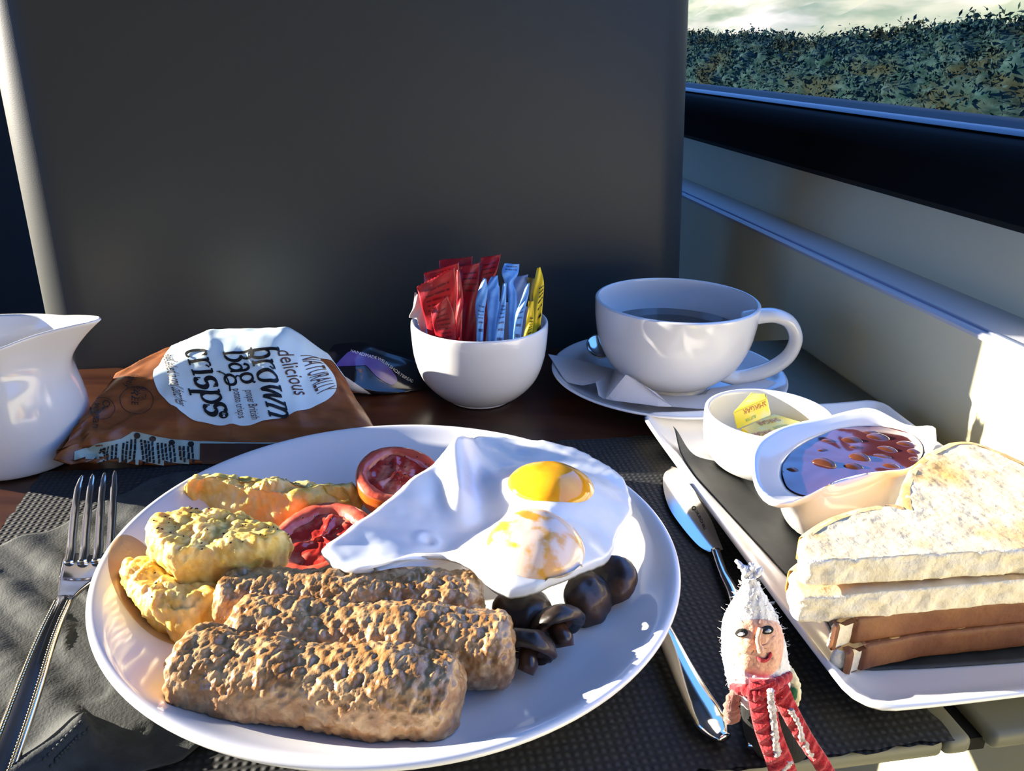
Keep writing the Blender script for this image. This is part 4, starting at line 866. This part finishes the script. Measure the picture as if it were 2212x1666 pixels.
# label: the near half as photographed, the far half mirrored over the crest
lab = [bxy(u, v) for u, v in [(352, 775), (333, 800), (335, 830), (360, 866), (400, 896), (447, 914), (530, 920), (600, 905), (660, 886), (708, 864), (726, 842), (722, 815), (704, 790), (690, 776)]]
ymid = max(p[1] for p in lab)+.004
far = [np.array([p[0], 2*ymid-p[1]*.96-ymid*.04]) for p in lab[::-1]][1:-1]
lo = even(catmull([(x, y, 0) for x, y in lab+far], 300, True), 200)[:, :2]; lc_ = lo.mean(0)
VV = []; FF = []; rings = []
for k in np.linspace(1, .02, 36): rings += [np.c_[lc_+(lo-lc_)*k, lo[:, 0]*0]]
Vf, Ff = loft(rings, True, False, True); W, F2 = mapmesh(Vf, Ff, lambda x, y: drop(BT, x, y, .0005)); mesh('label', W, F2, BAGL, bag)
def frame3(o, ex, ey): a, b, c = bxy(*o), bxy(*ex), bxy(*ey); return a, b-a, c-a
def bag_text(body, o, ex, ey, m, name='lettering', offset=0, shear=0, off=.0010, ymax=.7):
    """o start of the baseline, ex end of the baseline, ey top of the first letter, all photo pixels seen on the bag"""
    O, X, Y = frame3(o, ex, ey); V, Fc = curve_mesh_text(body, offset, shear, 1, .08)
    W, F2 = mapmesh(V, Fc, lambda x, y: drop(BT, *(O+X*x+Y*(y/ymax)), off)); mesh(name, W, F2, m, bag, smooth=False)
INK = PRINTK; BRN = mat('brown_print', (.10, .035, .012), .5)
# hand drawn slab letters: strokes in an em square (x along the word, y up)
def arc2(cx, cy, rx, ry, a0, a1, n=22): return [(cx+rx*math.cos(R(a)), cy+ry*math.sin(R(a))) for a in np.linspace(a0, a1, n)]
LET = {
 'c': (.52, [(arc2(.29, .35, .23, .33, 50, 310), .05, .16), ([(.40, .58), (.46, .56)], .12, .12)]),
 'r': (.46, [([(.14, .03), (.14, .66)], .13, .13), ([(.02, .02), (.28, .02)], .06, .06), ([(.02, .66), (.16, .66)], .06, .06), (arc2(.32, .44, .17, .22, 170, 60), .06, .08), ([(.38, .58), (.42, .54)], .13, .13)]),
 'i': (.30, [([(.14, .03), (.14, .66)], .13, .13), ([(.02, .02), (.27, .02)], .06, .06), ([(.02, .66), (.16, .66)], .06, .06), ([(.13, .86), (.16, .86)], .14, .14), ([(.16, .86), (.30, 1.02), (.60, 1.06), (.9, 1.0)], .05, .05)]),
 's': (.46, [(arc2(.23, .50, .17, .17, 40, 250, 16)+arc2(.23, .18, .19, .19, 80, -150, 18), .08, .17), ([(.37, .66), (.37, .52)], .05, .05), ([(.05, .20), (.05, .02)], .05, .05)]),
 'p': (.56, [([(.14, -.30), (.14, .66)], .13, .13), ([(.02, -.30), (.28, -.30)], .06, .06), ([(.02, .66), (.16, .66)], .06, .06), (arc2(.31, .34, .20, .31, 150, -150), .06, .14)]),
 'b': (.58, [([(.14, .03), (.14, 1.0)], .14, .14), ([(.02, 1.0), (.16, 1.0)], .06, .06), (arc2(.31, .34, .22, .31, 150, -150), .06, .15)]),
 'o': (.58, [(arc2(.29, .34, .23, .31, 0, 360, 40), .06, .15)]),
 'w': (.80, [([(.12, .66), (.28, .02), (.42, .60), (.58, .02), (.74, .66)], .10, .12), ([(.0, .66), (.24, .66)], .06, .06), ([(.62, .66), (.84, .66)], .06, .06)]),
 'n': (.60, [([(.14, .03), (.14, .66)], .13, .13), ([(.02, .02), (.26, .02)], .06, .06), ([(.02, .66), (.16, .66)], .06, .06), (arc2(.30, .42, .16, .22, 165, 0)+[(.46, .03)], .08, .13), ([(.36, .02), (.58, .02)], .06, .06)]),
 'a': (.54, [(arc2(.24, .22, .18, .20, 0, 360, 30), .06, .13), (arc2(.26, .46, .17, .20, 160, 0, 14)+[(.43, .06), (.50, .03)], .07, .13)]),
 'g': (.58, [(arc2(.26, .46, .19, .20, 0, 360, 30), .06, .13), (arc2(.28, -.10, .22, .18, 0, 360, 30), .06, .12), ([(.16, .26), (.12, .16), (.22, .08)], .06, .06), ([(.42, .60), (.54, .68)], .06, .10)]),
 'B': (.70, [([(.16, .03), (.16, .98)], .15, .15), ([(.02, .02), (.34, .02)], .06, .06), ([(.02, .98), (.34, .98)], .06, .06), (arc2(.30, .76, .24, .22, 90, -90), .08, .15), (arc2(.30, .28, .30, .26, 90, -90), .08, .17)])}
def stroke_word(word):
    VV = []; FF = []; x = 0
    for chx in word:
        adv, strokes = LET[chx]
        for pts, w0, w1 in strokes:
            q = catmull([(a, b, 0) for a, b in pts], max(26, len(pts)*2) if len(pts) > 2 else 14)[:, :2]; d = np.gradient(q, axis=0); d /= np.maximum(np.linalg.norm(d, axis=1, keepdims=True), 1e-9)
            nn = np.c_[-d[:, 1], d[:, 0]]; vert = np.abs(d[:, 1]); wd = (w0+(w1-w0)*vert)/2; s = len(VV)
            for (a, b), (nx, ny), h_ in zip(q, nn, wd): VV += [(x+a+nx*h_, b+ny*h_), (x+a, b), (x+a-nx*h_, b-ny*h_)]
            for i in range(len(q)-1): FF += [(s+3*i, s+3*i+3, s+3*i+4, s+3*i+1), (s+3*i+1, s+3*i+4, s+3*i+5, s+3*i+2)]
            if len(pts) == 2 and abs(w0-w1) < .001 and w0 > .11:      # round dot
                pass
        x += adv
    return np.array(VV), FF, x
def bag_word(word, o, ex, ey, m, xh=.68):
    O, X, Y = frame3(o, ex, ey); V, Fc, L = stroke_word(word)
    W, F2 = mapmesh(V, Fc, lambda x, y: drop(BT, *(O+X*(x/L)+Y*(y/xh)), .0010)); mesh('lettering', W, F2, m, bag, smooth=False)
def ext(p0, p1, k0, k1, d):     # pixel pair for a part of the word lengthened past the crest, in bag xy
    return p0
def bag_word_xy(word, O, X, Y, m, xh=.68):
    V, Fc, L = stroke_word(word)
    W, F2 = mapmesh(V, Fc, lambda x, y: drop(BT, *(O+X*(x/L)+Y*(y/xh)), .0010)); mesh('lettering', W, F2, m, bag, smooth=False)
def partial(word, vis, o, ex, ey, m):   # vis: the visible tail of the word runs from pixel o to ex
    O, X, Y = frame3(o, ex, ey); Lv = stroke_word(vis)[2]; L = stroke_word(word)[2]; Xw = X*(L/Lv); bag_word_xy(word, O+X-Xw, Xw, Y, m)
partial('crisps', 'risps', (406, 777), (448, 898), (450, 772), INK)
partial('Bag', 'ag', (492, 786), (510, 836), (535, 782), INK)
partial('brown', 'rown', (545, 780), (583, 902), (588, 776), INK)
bag_text('potato crisps', (504, 842), (516, 905), (521, 840), BRN)
bag_text('proper British', (530, 845), (544, 907), (549, 843), BRN)
bag_text('delicious', (598, 760), (638, 858), (630, 757), BRN, shear=.3)
bag_text('NATURALLY', (648, 770), (688, 860), (690, 775), BRN, shear=.3)
bag_text('Hand Cooked in small batches', (352, 770), (380, 872), (376, 766), BRN, shear=.2)
bag_text('lightly', (286, 812), (268, 838), (302, 812), INK, shear=.2)
bag_text('GLUTEN', (300, 838), (300, 868), (318, 838), INK); bag_text('FREE', (284, 838), (285, 876), (299, 838), INK)
bag_text('vegan', (205, 872), (201, 926), (222, 876), INK)
def ring_mark(u, v, ru, rv, wpx, m, name='printed_ring', fill=False):
    Vf, Ff = (loft([[(u+ru*k*math.cos(a), v+rv*k*math.sin(a), 0) for a in np.linspace(0, 2*PI, 48, endpoint=False)] for k in ((1, .6, .2) if fill else (1, 1-wpx/ru))], True, False, fill))
    W, F2 = mapmesh(Vf, Ff, lambda x, y: cast(BT, x, y, .0009)); 
    if F2: mesh(name, W, F2, m, bag, smooth=False)
ring_mark(296, 866, 37, 30, 1.6, INK); ring_mark(222, 884, 27, 24, 1.4, INK)
ring_mark(230, 874, 8, 7, 2, INK, 'flower_mark')
for k in range(10): a = k*.628; W, F2 = mapmesh(np.array([(230+9*math.cos(a)-.8, 874+8*math.sin(a)), (230+9*math.cos(a)+.8, 874+8*math.sin(a)), (230+13*math.cos(a), 874+11*math.sin(a))]), [(0, 1, 2)], lambda x, y: cast(BT, x, y, .0009)); F2 and mesh('flower_petal', W, F2, INK, bag, smooth=False)
W, F2 = mapmesh(*(lambda q: (np.array([p for t in q for p in t]), [(2*i, 2*i+1, 2*i+3, 2*i+2) for i in range(len(q)-1)]))([((225-14*k, 880+13*k), (227-14*k, 881.5+13*k)) for k in np.linspace(0, 1, 8)]), lambda x, y: cast(BT, x, y, .0009)); F2 and mesh('flower_stem', W, F2, INK, bag, smooth=False)
ring_mark(484, 897, 10.5, 8, 1, INK, 'round_mark', True)
W, F2 = mapmesh(*(lambda V, Fc: (np.c_[486-V[:, 1]*9+3-0*V[:, 0], 893+V[:, 0]*9], Fc))(*curve_mesh_text('TM', .01, 0, 1, .2)), lambda x, y: cast(BT, x, y, .0016))
if F2: mesh('round_mark_letters', W, F2, BAGL, bag, smooth=False)
# the pale strip with small print along the near fold
sp_ = [(158, 977), (214, 958), (262, 948), (288, 933), (296, 933), (340, 943), (380, 950), (430, 954), (520, 957), (600, 957), (640, 957)]
def strip_top(x): return float(np.interp(x, [a for a, b in sp_], [b for a, b in sp_]))
VV = []; cols_ = np.linspace(160, 700, 90)
for x in cols_:
    t0 = strip_top(x)
    for k in range(9): VV.append((x, t0+(80*k/8)))
FF = [(i*9+k, i*9+9+k, i*9+10+k, i*9+k+1) for i in range(89) for k in range(8)]
W, F2 = mapmesh(np.array(VV), FF, lambda x, y: cast(BT, x, y, .0006)); mesh('nutrition_strip', W, F2, BAGS, bag)
VV = []; FF = []
for x in [219, 226, 234, 243, 252, 267, 275, 284, 293, 306, 314, 321, 329, 341, 350, 358, 367, 376, 390, 398, 407, 416]:
    t0 = strip_top(x)+(14 if x > 258 else 10); y = t0
    while y < t0+58:
        ln = random.uniform(5, 14); s = len(VV); dx = -.06*(y-t0) if x < 300 else .10*(y-t0)
        VV += [(x+dx-2.4, y), (x+dx+2.4, y), (x+dx+2.2, y+ln), (x+dx-2.6, y+ln)]; FF.append((s, s+1, s+2, s+3)); y += ln+1.2
W, F2 = mapmesh(np.array(VV), FF, lambda x, y: cast(BT, x, y, .0010)); mesh('small_print', W, F2, INK, bag, smooth=False, kind='stuff')
for x, y in ((297, 941), (330, 948), (372, 957), (413, 961)): ring_mark(x, y, 7, 6.5, 1, INK, 'country_dot', True)
Vq = np.array([(433+k*5, 960+j*6) for k in range(54) for j in range(9)]); Fq = [(k*9+j, k*9+9+j, k*9+10+j, k*9+j+1) for k in range(53) for j in range(8)]
W, F2 = mapmesh(Vq, Fq, lambda x, y: cast(BT, x, y, .0010)); F2 and mesh('dark_panel', W, F2, mat('very_dark_brown_print', (.05, .02, .01), .5), bag)

# ================================================================ dark packet
PKM = mat('black_glossy_film', (.006, .006, .010), .16, coat=.4, bump=.1, bscale=60)
PKP = mat('purple_film', (.075, .045, .26), .22, (.13, .09, .34), nscale=50, spec=.6); PKW = mat('white_card', (.62, .58, .52), .6); PKT = mat('white_print', (.75, .75, .75), .5)
pk = [(704, 775), (712, 757), (735, 745), (790, 745), (860, 765), (920, 790), (960, 815), (958, 835), (900, 850), (830, 850), (800, 845), (760, 835), (725, 815), (708, 800)]
c0 = P(800, 800, .018); 
o = np.array([tuple(PY(u, v, .548+.00012*(u-800)+.00022*(855-v)))[:3] for u, v in pk]); o = catmull(o, 160, True); ctr = o.mean(0)
rings = []; 
for k, d in [(.1, -.014), (.5, -.013), (.8, -.009), (.95, -.004), (1, 0), (.95, .004), (.8, .009), (.5, .013), (.1, .014)]: rings.append(ctr+(o-ctr)*k+np.array([0, d*1.0, d*.15]))
rings = [r for r in catmull(np.array(rings).reshape(9, -1), 40).reshape(40, -1, 3)]
V, Fc = loft(rings, True, True, True); cr = 1-np.abs(vnoise(V/.02, 3)); N = vnormals(V, Fc); N *= np.sign((N*(V-ctr)).sum(1))[:, None]; V = V+N*(.0012*cr**3)[:, None]; V[:, 2] = np.maximum(V[:, 2]-max(0, V[:, 2].min()-.0005), .0004)
pkt = thing('biscuit_packet', 'black and purple film packet of shortbread between the crisps bag and sugar bowl', 'packet', (ctr[0], ctr[1], 0)); mesh('film', V, Fc, PKM, pkt); KT = bvh(V, Fc)
def pk_patch(px, m, name, off):
    q = even(catmull([(a, b, 0) for a, b in px], 120, True), 90)[:, :2]; c = q.mean(0); Vf, Ff = loft([np.c_[c+(q-c)*k, q[:, 0]*0] for k in np.linspace(1, .03, 14)], True, False, True)
    W, F2 = mapmesh(Vf, Ff, lambda x, y: cast(KT, x, y, off)); F2 and mesh(name, W, F2, m, pkt)
pk_patch([(745, 768), (758, 760), (790, 764), (820, 778), (845, 800), (858, 822), (845, 832), (815, 815), (790, 790), (762, 774), (738, 790), (725, 790)], PKP, 'purple_panel', .0005)
pk_patch([(714, 800), (722, 815), (742, 813), (758, 822), (782, 838), (803, 852), (770, 846), (735, 836), (722, 822)], PKW, 'card_tray', .0006)
def along(body, path, hpx, m, tree, parent, name, off=.0009):
    V, Fc = curve_mesh_text(body, 0, 0, 1, .25); q = catmull([(a, b, 0) for a, b in path], 80)[:, :2]; d = np.gradient(q, axis=0); d /= np.linalg.norm(d, axis=1, keepdims=True)
    def fn(x, y): 
        i = min(max(x, 0), 1)*79; k = int(i); k2 = min(k+1, 79); p = q[k]+(q[k2]-q[k])*(i-k); return cast(tree, p[0]+d[k][1]*y*hpx, p[1]-d[k][0]*y*hpx, off)
    W, F2 = mapmesh(V, Fc, fn); F2 and mesh(name, W, F2, m, parent, smooth=False)
along('HANDMADE WELSH SHORTBREAD', [(757, 762), (790, 772), (818, 780), (840, 795), (866, 815), (890, 828)], 9, PKT, KT, pkt, 'lettering')

# ================================================================ fork
rows = [(1192, 139, 246, .0100), (1212, 133, 246, .0095), (1236, 129, 226, .0100), (1262, 126, 190, .0120), (1285, 124, 163, .0150), (1310, 112, 150, .0165), (1350, 92, 132, .0170), (1400, 68, 115, .0165), (1460, 42, 98, .0150), (1530, 14, 77, .0125), (1600, -14, 54, .0105), (1680, -46, 26, .0095), (1760, -80, -4, .0090), (1800, -90, -22, .0088)]
fk = thing('fork', 'steel dinner fork with beaded handle edges lying on the black napkin', 'fork', P(110, 1420, .004))
Lr = catmull([P(a, v, z) for v, a, b, z in rows], 70); Rr2 = catmull([P(b, v, z) for v, a, b, z in rows], 70); rings = []; bl1 = []; bl2 = []
for i in range(70):
    l, r = Lr[i], Rr2[i]; q = []; dome = .0016 if i > 22 else -.0012*(i < 14)
    for s in np.linspace(0, 1, 12): q.append(l*(1-s)+r*s+np.array([0, 0, dome*math.sin(PI*s)]))
    for s in np.linspace(1, 0, 12): q.append(l*(1-s)+r*s+np.array([0, 0, dome*math.sin(PI*s)-.0016]))
    rings.append(q)
    if i > 24: bl1.append(l*.86+r*.14+np.array([0, 0, .0008])); bl2.append(l*.14+r*.86+np.array([0, 0, .0008]))
V, Fc = loft(rings, True, True, True); mesh('handle', V, Fc, STEEL, fk)
for a, b, c, d in [((153, 1196), (160, 1120), (168, 1060), (178, 1027)), ((182, 1194), (188, 1120), (195, 1060), (201, 1024)), ((212, 1192), (216, 1120), (221, 1060), (226, 1021)), ((238, 1190), (242, 1120), (246, 1060), (248, 1017))]:
    pth = catmull([P(a[0]-4, a[1]+22, .0088), P(*a, .0092), P(*b, .0105), P(*c, .0150), P(*d, .0205)], 24); V, Fc = tube(pth, [.0023]*8+[.0021]*6+[.0018]*5+[.0015, .0014, .0012, .0009, .0005], 10, fx=1, fz=.75); mesh('tine', V, Fc, STEEL, fk)
for nm, bl_ in (('beading', bl1), ('beading', bl2)):
    pth = catmull(bl_, 90); V, Fc = join(*[ell(p, .0008, .0008, .0006, 8, 5) for p in pth]); mesh(nm, V, Fc, mat('warm_steel_beads', (.80, .62, .36), .2, metal=1), fk, kind='stuff')

# ================================================================ knife and spoon handle
kn = thing('table_knife', 'steel table knife half hidden under the rectangular plate edge', 'knife', P(1520, 1180, .0016))
kl = catmull([P(u, v, .0035) for u, v in [(1446, 1012), (1434, 1026), (1433, 1055), (1446, 1098), (1476, 1142), (1508, 1178), (1532, 1193)]], 40); kr = catmull([P(u, v, .0035) for u, v in [(1452, 1010), (1470, 1018), (1490, 1045), (1512, 1085), (1536, 1125), (1552, 1165), (1562, 1190)]], 40)
rings = []
for l, r in zip(kl, kr): rings.append([l, l*.5+r*.5+np.array([0, 0, .0006]), r+np.array([0, 0, .0006]), r-np.array([0, 0, .0008]), l*.5+r*.5-np.array([0, 0, .0006])])
V, Fc = loft(rings, True, True, True); mesh('blade', V, Fc, STEEL, kn, auto=30); KB = bvh(V, Fc)
hl = catmull([P(u, v, z) for u, v, z in [(1546, 1188, .0042), (1562, 1235, .0046), (1588, 1290, .0050), (1606, 1380, .0052), (1624, 1480, .0052), (1640, 1580, .0050), (1648, 1620, .0048)]], 40)
V, Fc = tube(hl, [.0022]*8+list(np.linspace(.0025, .0052, 32)), 14, fx=1.1, fz=.6); mesh('handle', V, Fc, STEEL, kn)
along('CHURCHILL', [(1500, 1104), (1510, 1122), (1521, 1146)], 9, mat('engraved_grey', (.05, .05, .05), .6), KB, kn, 'engraving', .0002)
W, F2 = mapmesh(*(lambda V, Fc: (V[:, :2], Fc))(*loft([[(1499+5*k*math.cos(a), 1098+4.4*k*math.sin(a), 0) for a in np.linspace(0, 2*PI, 24, endpoint=False)] for k in (1, .6)], True)), lambda x, y: cast(KB, x, y, .0002)); F2 and mesh('engraved_emblem', W, F2, MATS['engraved_grey'], kn, smooth=False)
hp = catmull([P(u, v, z) for u, v, z in [(1330, 1180, .0050), (1400, 1300, .0060), (1446, 1388, .0065), (1482, 1462, .0068), (1520, 1532, .0064), (1548, 1578, .0052), (1566, 1596, .0056)]], 60)
V, Fc = tube(hp, list(np.linspace(.0030, .0066, 40))+[.0066]*6+[.0063, .0060, .0056, .0052, .0048, .0044, .004, .0036, .0033, .0031, .0030, .0030, .0029, .002], 20, fx=1, fz=.55)
sp0 = thing('dessert_spoon', 'polished steel cutlery handle poking out from under the right rim of the dinner plate', 'cutlery', P(1500, 1500, .002)); mesh('handle', V, Fc, STEEL, sp0)

# ================================================================ knitted doll
DY = .222
WOOL = mat('white_fluffy_wool', (.78, .76, .74), .95, (.66, .63, .62), nscale=500, bump=.8, bscale=900, bdist=.0008, sheen=.5)
PEACH = mat('peach_wool', (.74, .42, .28), .95, (.62, .32, .21), nscale=700, bump=.7, bscale=900, bdist=.0006, sheen=.3)
REDW = mat('red_wool', (.50, .008, .018), .95, (.32, .004, .01), nscale=600, bump=.9, bscale=900, bdist=.0008, sheen=.3)
WHW = mat('white_scarf_yarn', (.66, .60, .58), .95, (.45, .38, .36), nscale=700, bump=.9, bscale=900, bdist=.0008)
BLKW = mat('black_wool', (.008, .009, .009), .95, bump=.6, bscale=800); GRNW = mat('dark_green_wool', (.010, .10, .035), .95, bump=.6, bscale=800); CRMW = mat('cream_wool', (.72, .66, .46), .95, bump=.6, bscale=800); PNKW = mat('dusky_pink_wool', (.30, .14, .11), .95, bump=.8, bscale=800, sheen=.3)
doll = thing('knitted_doll', 'small knitted doll with white woolly hood and red striped scarf standing by the plate', 'doll', P(1700, 1640, .0015))
hr = [(1236, 1607, 1628), (1252, 1604, 1634), (1270, 1602, 1645), (1295, 1588, 1660), (1320, 1574, 1673), (1350, 1563, 1685), (1385, 1560, 1694), (1420, 1562, 1700), (1450, 1567, 1705), (1480, 1575, 1706), (1505, 1588, 1700), (1520, 1605, 1685)]
cu = catmull([(v, a, b) for v, a, b in hr], 90); rings = []
for v, a, b in cu:
    l, r = PY(a, v, DY), PY(b, v, DY); c = (l+r)/2; rx = (r-l).length/2; q = []
    for k in range(90):
        t = 2*PI*k/90; rr = 1+.022*math.sin(15*t+v*.05)+.012*math.sin(v*.7+k); q.append((c.x+rx*rr*math.cos(t), c.y+rx*.82*rr*math.sin(t), c.z))
    rings.append(q)
V, Fc = loft(rings, True, True, True); V = V+.0004*fbm(V, .0018, 2, 2)[:, None]*np.array([1, 1, .5]); mesh('hood', V, Fc, WOOL, doll); HT = bvh(V, Fc)
def doll_patch(px, m, name, off, lbl=None, n=80):
    q = even(catmull([(a, b, 0) for a, b in px], 160, True), n)[:, :2]; c = q.mean(0); Vf, Ff = loft([np.c_[c+(q-c)*k, q[:, 0]*0] for k in np.linspace(1, .03, 16)], True, False, True)
    ks = np.repeat(np.linspace(1, .03, 16), n); ks = np.r_[ks, 0]; cache = {}
    W = []
    for (x, y, _), k in zip(Vf, ks):
        p = cast(HT, x, y, off*(1-k**4)+.0001); W.append(p)
    ok = [f for f in Ff if all(W[k] is not None for k in f)]; W = [w if w is not None else Vector((0, 0, 0)) for w in W]
    par = list(range(len(W)))
    def fd(x):
        while par[x] != x: par[x] = par[par[x]]; x = par[x]
        return x
    for f in ok:
        for k in f[1:]: par[fd(k)] = fd(f[0])
    cnt = {}
    for f in ok: cnt[fd(f[0])] = cnt.get(fd(f[0]), 0)+1
    if ok: bigp = max(cnt, key=cnt.get); ok = [f for f in ok if fd(f[0]) == bigp]
    if ok: mesh(name, *keep(W, ok), m, doll)
    return W, ok
FW, FF_ = doll_patch([(1592, 1348), (1640, 1338), (1686, 1350), (1692, 1395), (1683, 1440), (1655, 1460), (1612, 1452), (1592, 1420), (1588, 1380)], PEACH, 'face', .0011)
HT = bvh(FW, FF_)
for (u, v) in ((1602, 1367), (1657, 1361)):
    doll_patch([(u-14, v+2), (u-6, v-8), (u+8, v-8), (u+14, v), (u+8, v+8), (u-6, v+9)], BLKW, 'eye', .0006, n=30)
    doll_patch([(u-8, v+2), (u-2, v-3), (u+6, v-2), (u+8, v+2), (u+2, v+5), (u-4, v+5)], WOOL, 'eye_white', .0011, n=24)
doll_patch([(1636, 1418), (1645, 1424), (1655, 1420), (1664, 1408), (1668, 1416), (1660, 1426), (1648, 1432), (1637, 1428)], REDW, 'mouth', .0008, n=30)
np_ = [cast(HT, u, v, .0008) for u, v in ((1640, 1358), (1637, 1380), (1640, 1400), (1644, 1408))]
if all(p is not None for p in np_): V, Fc = tube(catmull(np_, 14), [.0009]*8+[.0012]*4+[.0008]*2, 8); mesh('nose', V, Fc, PEACH, doll)
# tassel and stray fibres
parts = []
for k in range(26):
    p = PY(1616+random.uniform(-13, 18), 1240+random.uniform(-6, 14), DY); d = Vector((random.uniform(-1, 1), random.uniform(-.6, .6), random.uniform(-.2, 1)))*.0035
    parts.append(tube(catmull([p, p+d*.5+Vector((0, 0, .0006)), p+d], 6), [.0008, .0009, .0009, .0008, .0007, .0005], 8, up=(.3, 1, .1)))
V, Fc = join(*parts); mesh('tassel', V, Fc, WOOL, doll)
parts = []
for k in range(420):
    v = random.uniform(1250, 1510); i = np.argmin(np.abs(cu[:, 0]-v)); a, b = cu[i, 1], cu[i, 2]; t = random.uniform(-PI, PI)
    l, r = PY(a, v, DY), PY(b, v, DY); c = (l+r)/2; rx = (r-l).length/2; nrm = Vector((math.cos(t), math.sin(t), random.uniform(-.5, .5))); p = c+Vector((rx*math.cos(t), rx*.82*math.sin(t), 0))
    if math.sin(t) < -.45 and 1335 < v < 1465: continue
    j = Vector((random.uniform(-1, 1), random.uniform(-1, 1), random.uniform(-1, 1)))*.0012; ln = random.uniform(.0004, .0012)
    parts.append(tube([p, p+nrm*ln*.5+j*.4, p+nrm*ln+j], [.00008, .00007, .00004], 4, up=(.2, .3, 1)))
V, Fc = join(*parts); mesh('stray_fibres', V, Fc, WOOL, doll, kind='stuff')
# dress, arms, scarf
rings = []
for v, a, b in [(1500, 1600, 1690), (1540, 1600, 1700), (1590, 1608, 1716), (1640, 1620, 1738)]:
    l, r = PY(a, v, DY), PY(b, v, DY); c = (l+r)/2; rx = (r-l).length/2; rings.append([(c.x+rx*math.cos(t), c.y+rx*.7*math.sin(t), max(c.z, .0016)) for t in np.linspace(0, 2*PI, 40, endpoint=False)])
V, Fc = loft(rings, True, True, True); mesh('dress', V, Fc, BLKW, doll)
def yarn(path, r, m, name, n=60, tw=0):
    p = catmull(path, n); V, Fc = tube(p, [r*(1+.14*math.sin(i*1.5)) for i in range(n)], 14, up=(0, 1, 0), fx=1.0, fz=.7); V = V+.00035*fbm(V, .0016, 2, 4)[:, None]*np.array([1, 1, 1]); return mesh(name, V, Fc, m, doll)
yarn([PY(1610, 1492, DY), PY(1590, 1502, DY-.004), PY(1580, 1530, DY-.006), PY(1583, 1556, DY-.004)], .0027, PNKW, 'arm', 30)
yarn([PY(1700, 1440, DY), PY(1716, 1470, DY-.002), PY(1722, 1500, DY-.002), PY(1716, 1525, DY-.001)], .0014, CRMW, 'arm', 30)
p = PY(1712, 1502, DY-.0035); V, Fc = ell(p, .0016, .0012, .0032, 14, 10); mesh('cuff', V, Fc, GRNW, doll)
yarn([PY(1592, 1478, DY-.002), PY(1605, 1492, DY-.010), PY(1640, 1500, DY-.013), PY(1675, 1482, DY-.011), PY(1700, 1462, DY-.004)], .0024, REDW, 'scarf', 60)
def strip(center, half, m, name, dy, lift=0):
    c = catmull([PY(u, v, DY+dy-.00002*(v-1480)) for u, v in center], 60); rings = []
    for i in range(60):
        h = half(i/59); q = []
        for s in np.linspace(-1, 1, 12): q.append(c[i]+np.array([h*s, -.0014*math.cos(s*1.4)-.0005*math.sin(i*1.1+s*5), 0]))
        for s in np.linspace(1, -1, 12): q.append(c[i]+np.array([h*s, .0012, 0]))
        rings.append(q)
    V, Fc = loft(rings, True, True, True); V[:, 2] = np.maximum(V[:, 2], .0016); mesh(name, V, Fc, m, doll); return c
strip([(1648, 1470), (1648, 1520), (1660, 1580), (1682, 1640), (1695, 1680)], lambda k: .0042+.0008*k, REDW, 'scarf_tail', -.0125)
strip([(1680, 1480), (1702, 1530), (1735, 1590), (1768, 1640), (1792, 1680)], lambda k: .0036-.0004*k, REDW, 'scarf_tail', -.0095)
yarn([PY(1664, 1492, DY-.0155), PY(1668, 1530, DY-.0155), PY(1674, 1585, DY-.0160), PY(1680, 1630, DY-.0165)], .0012, WHW, 'scarf_stripe', 60)
yarn([PY(1708, 1532, DY-.0125), PY(1722, 1560, DY-.0125), PY(1738, 1605, DY-.0130), PY(1760, 1640, DY-.0130)], .0010, WHW, 'scarf_stripe', 50)
yarn([PY(1706, 1645, DY-.0165), PY(1698, 1656, DY-.0165), PY(1690, 1664, DY-.016)], .0014, WHW, 'scarf_stripe', 20)
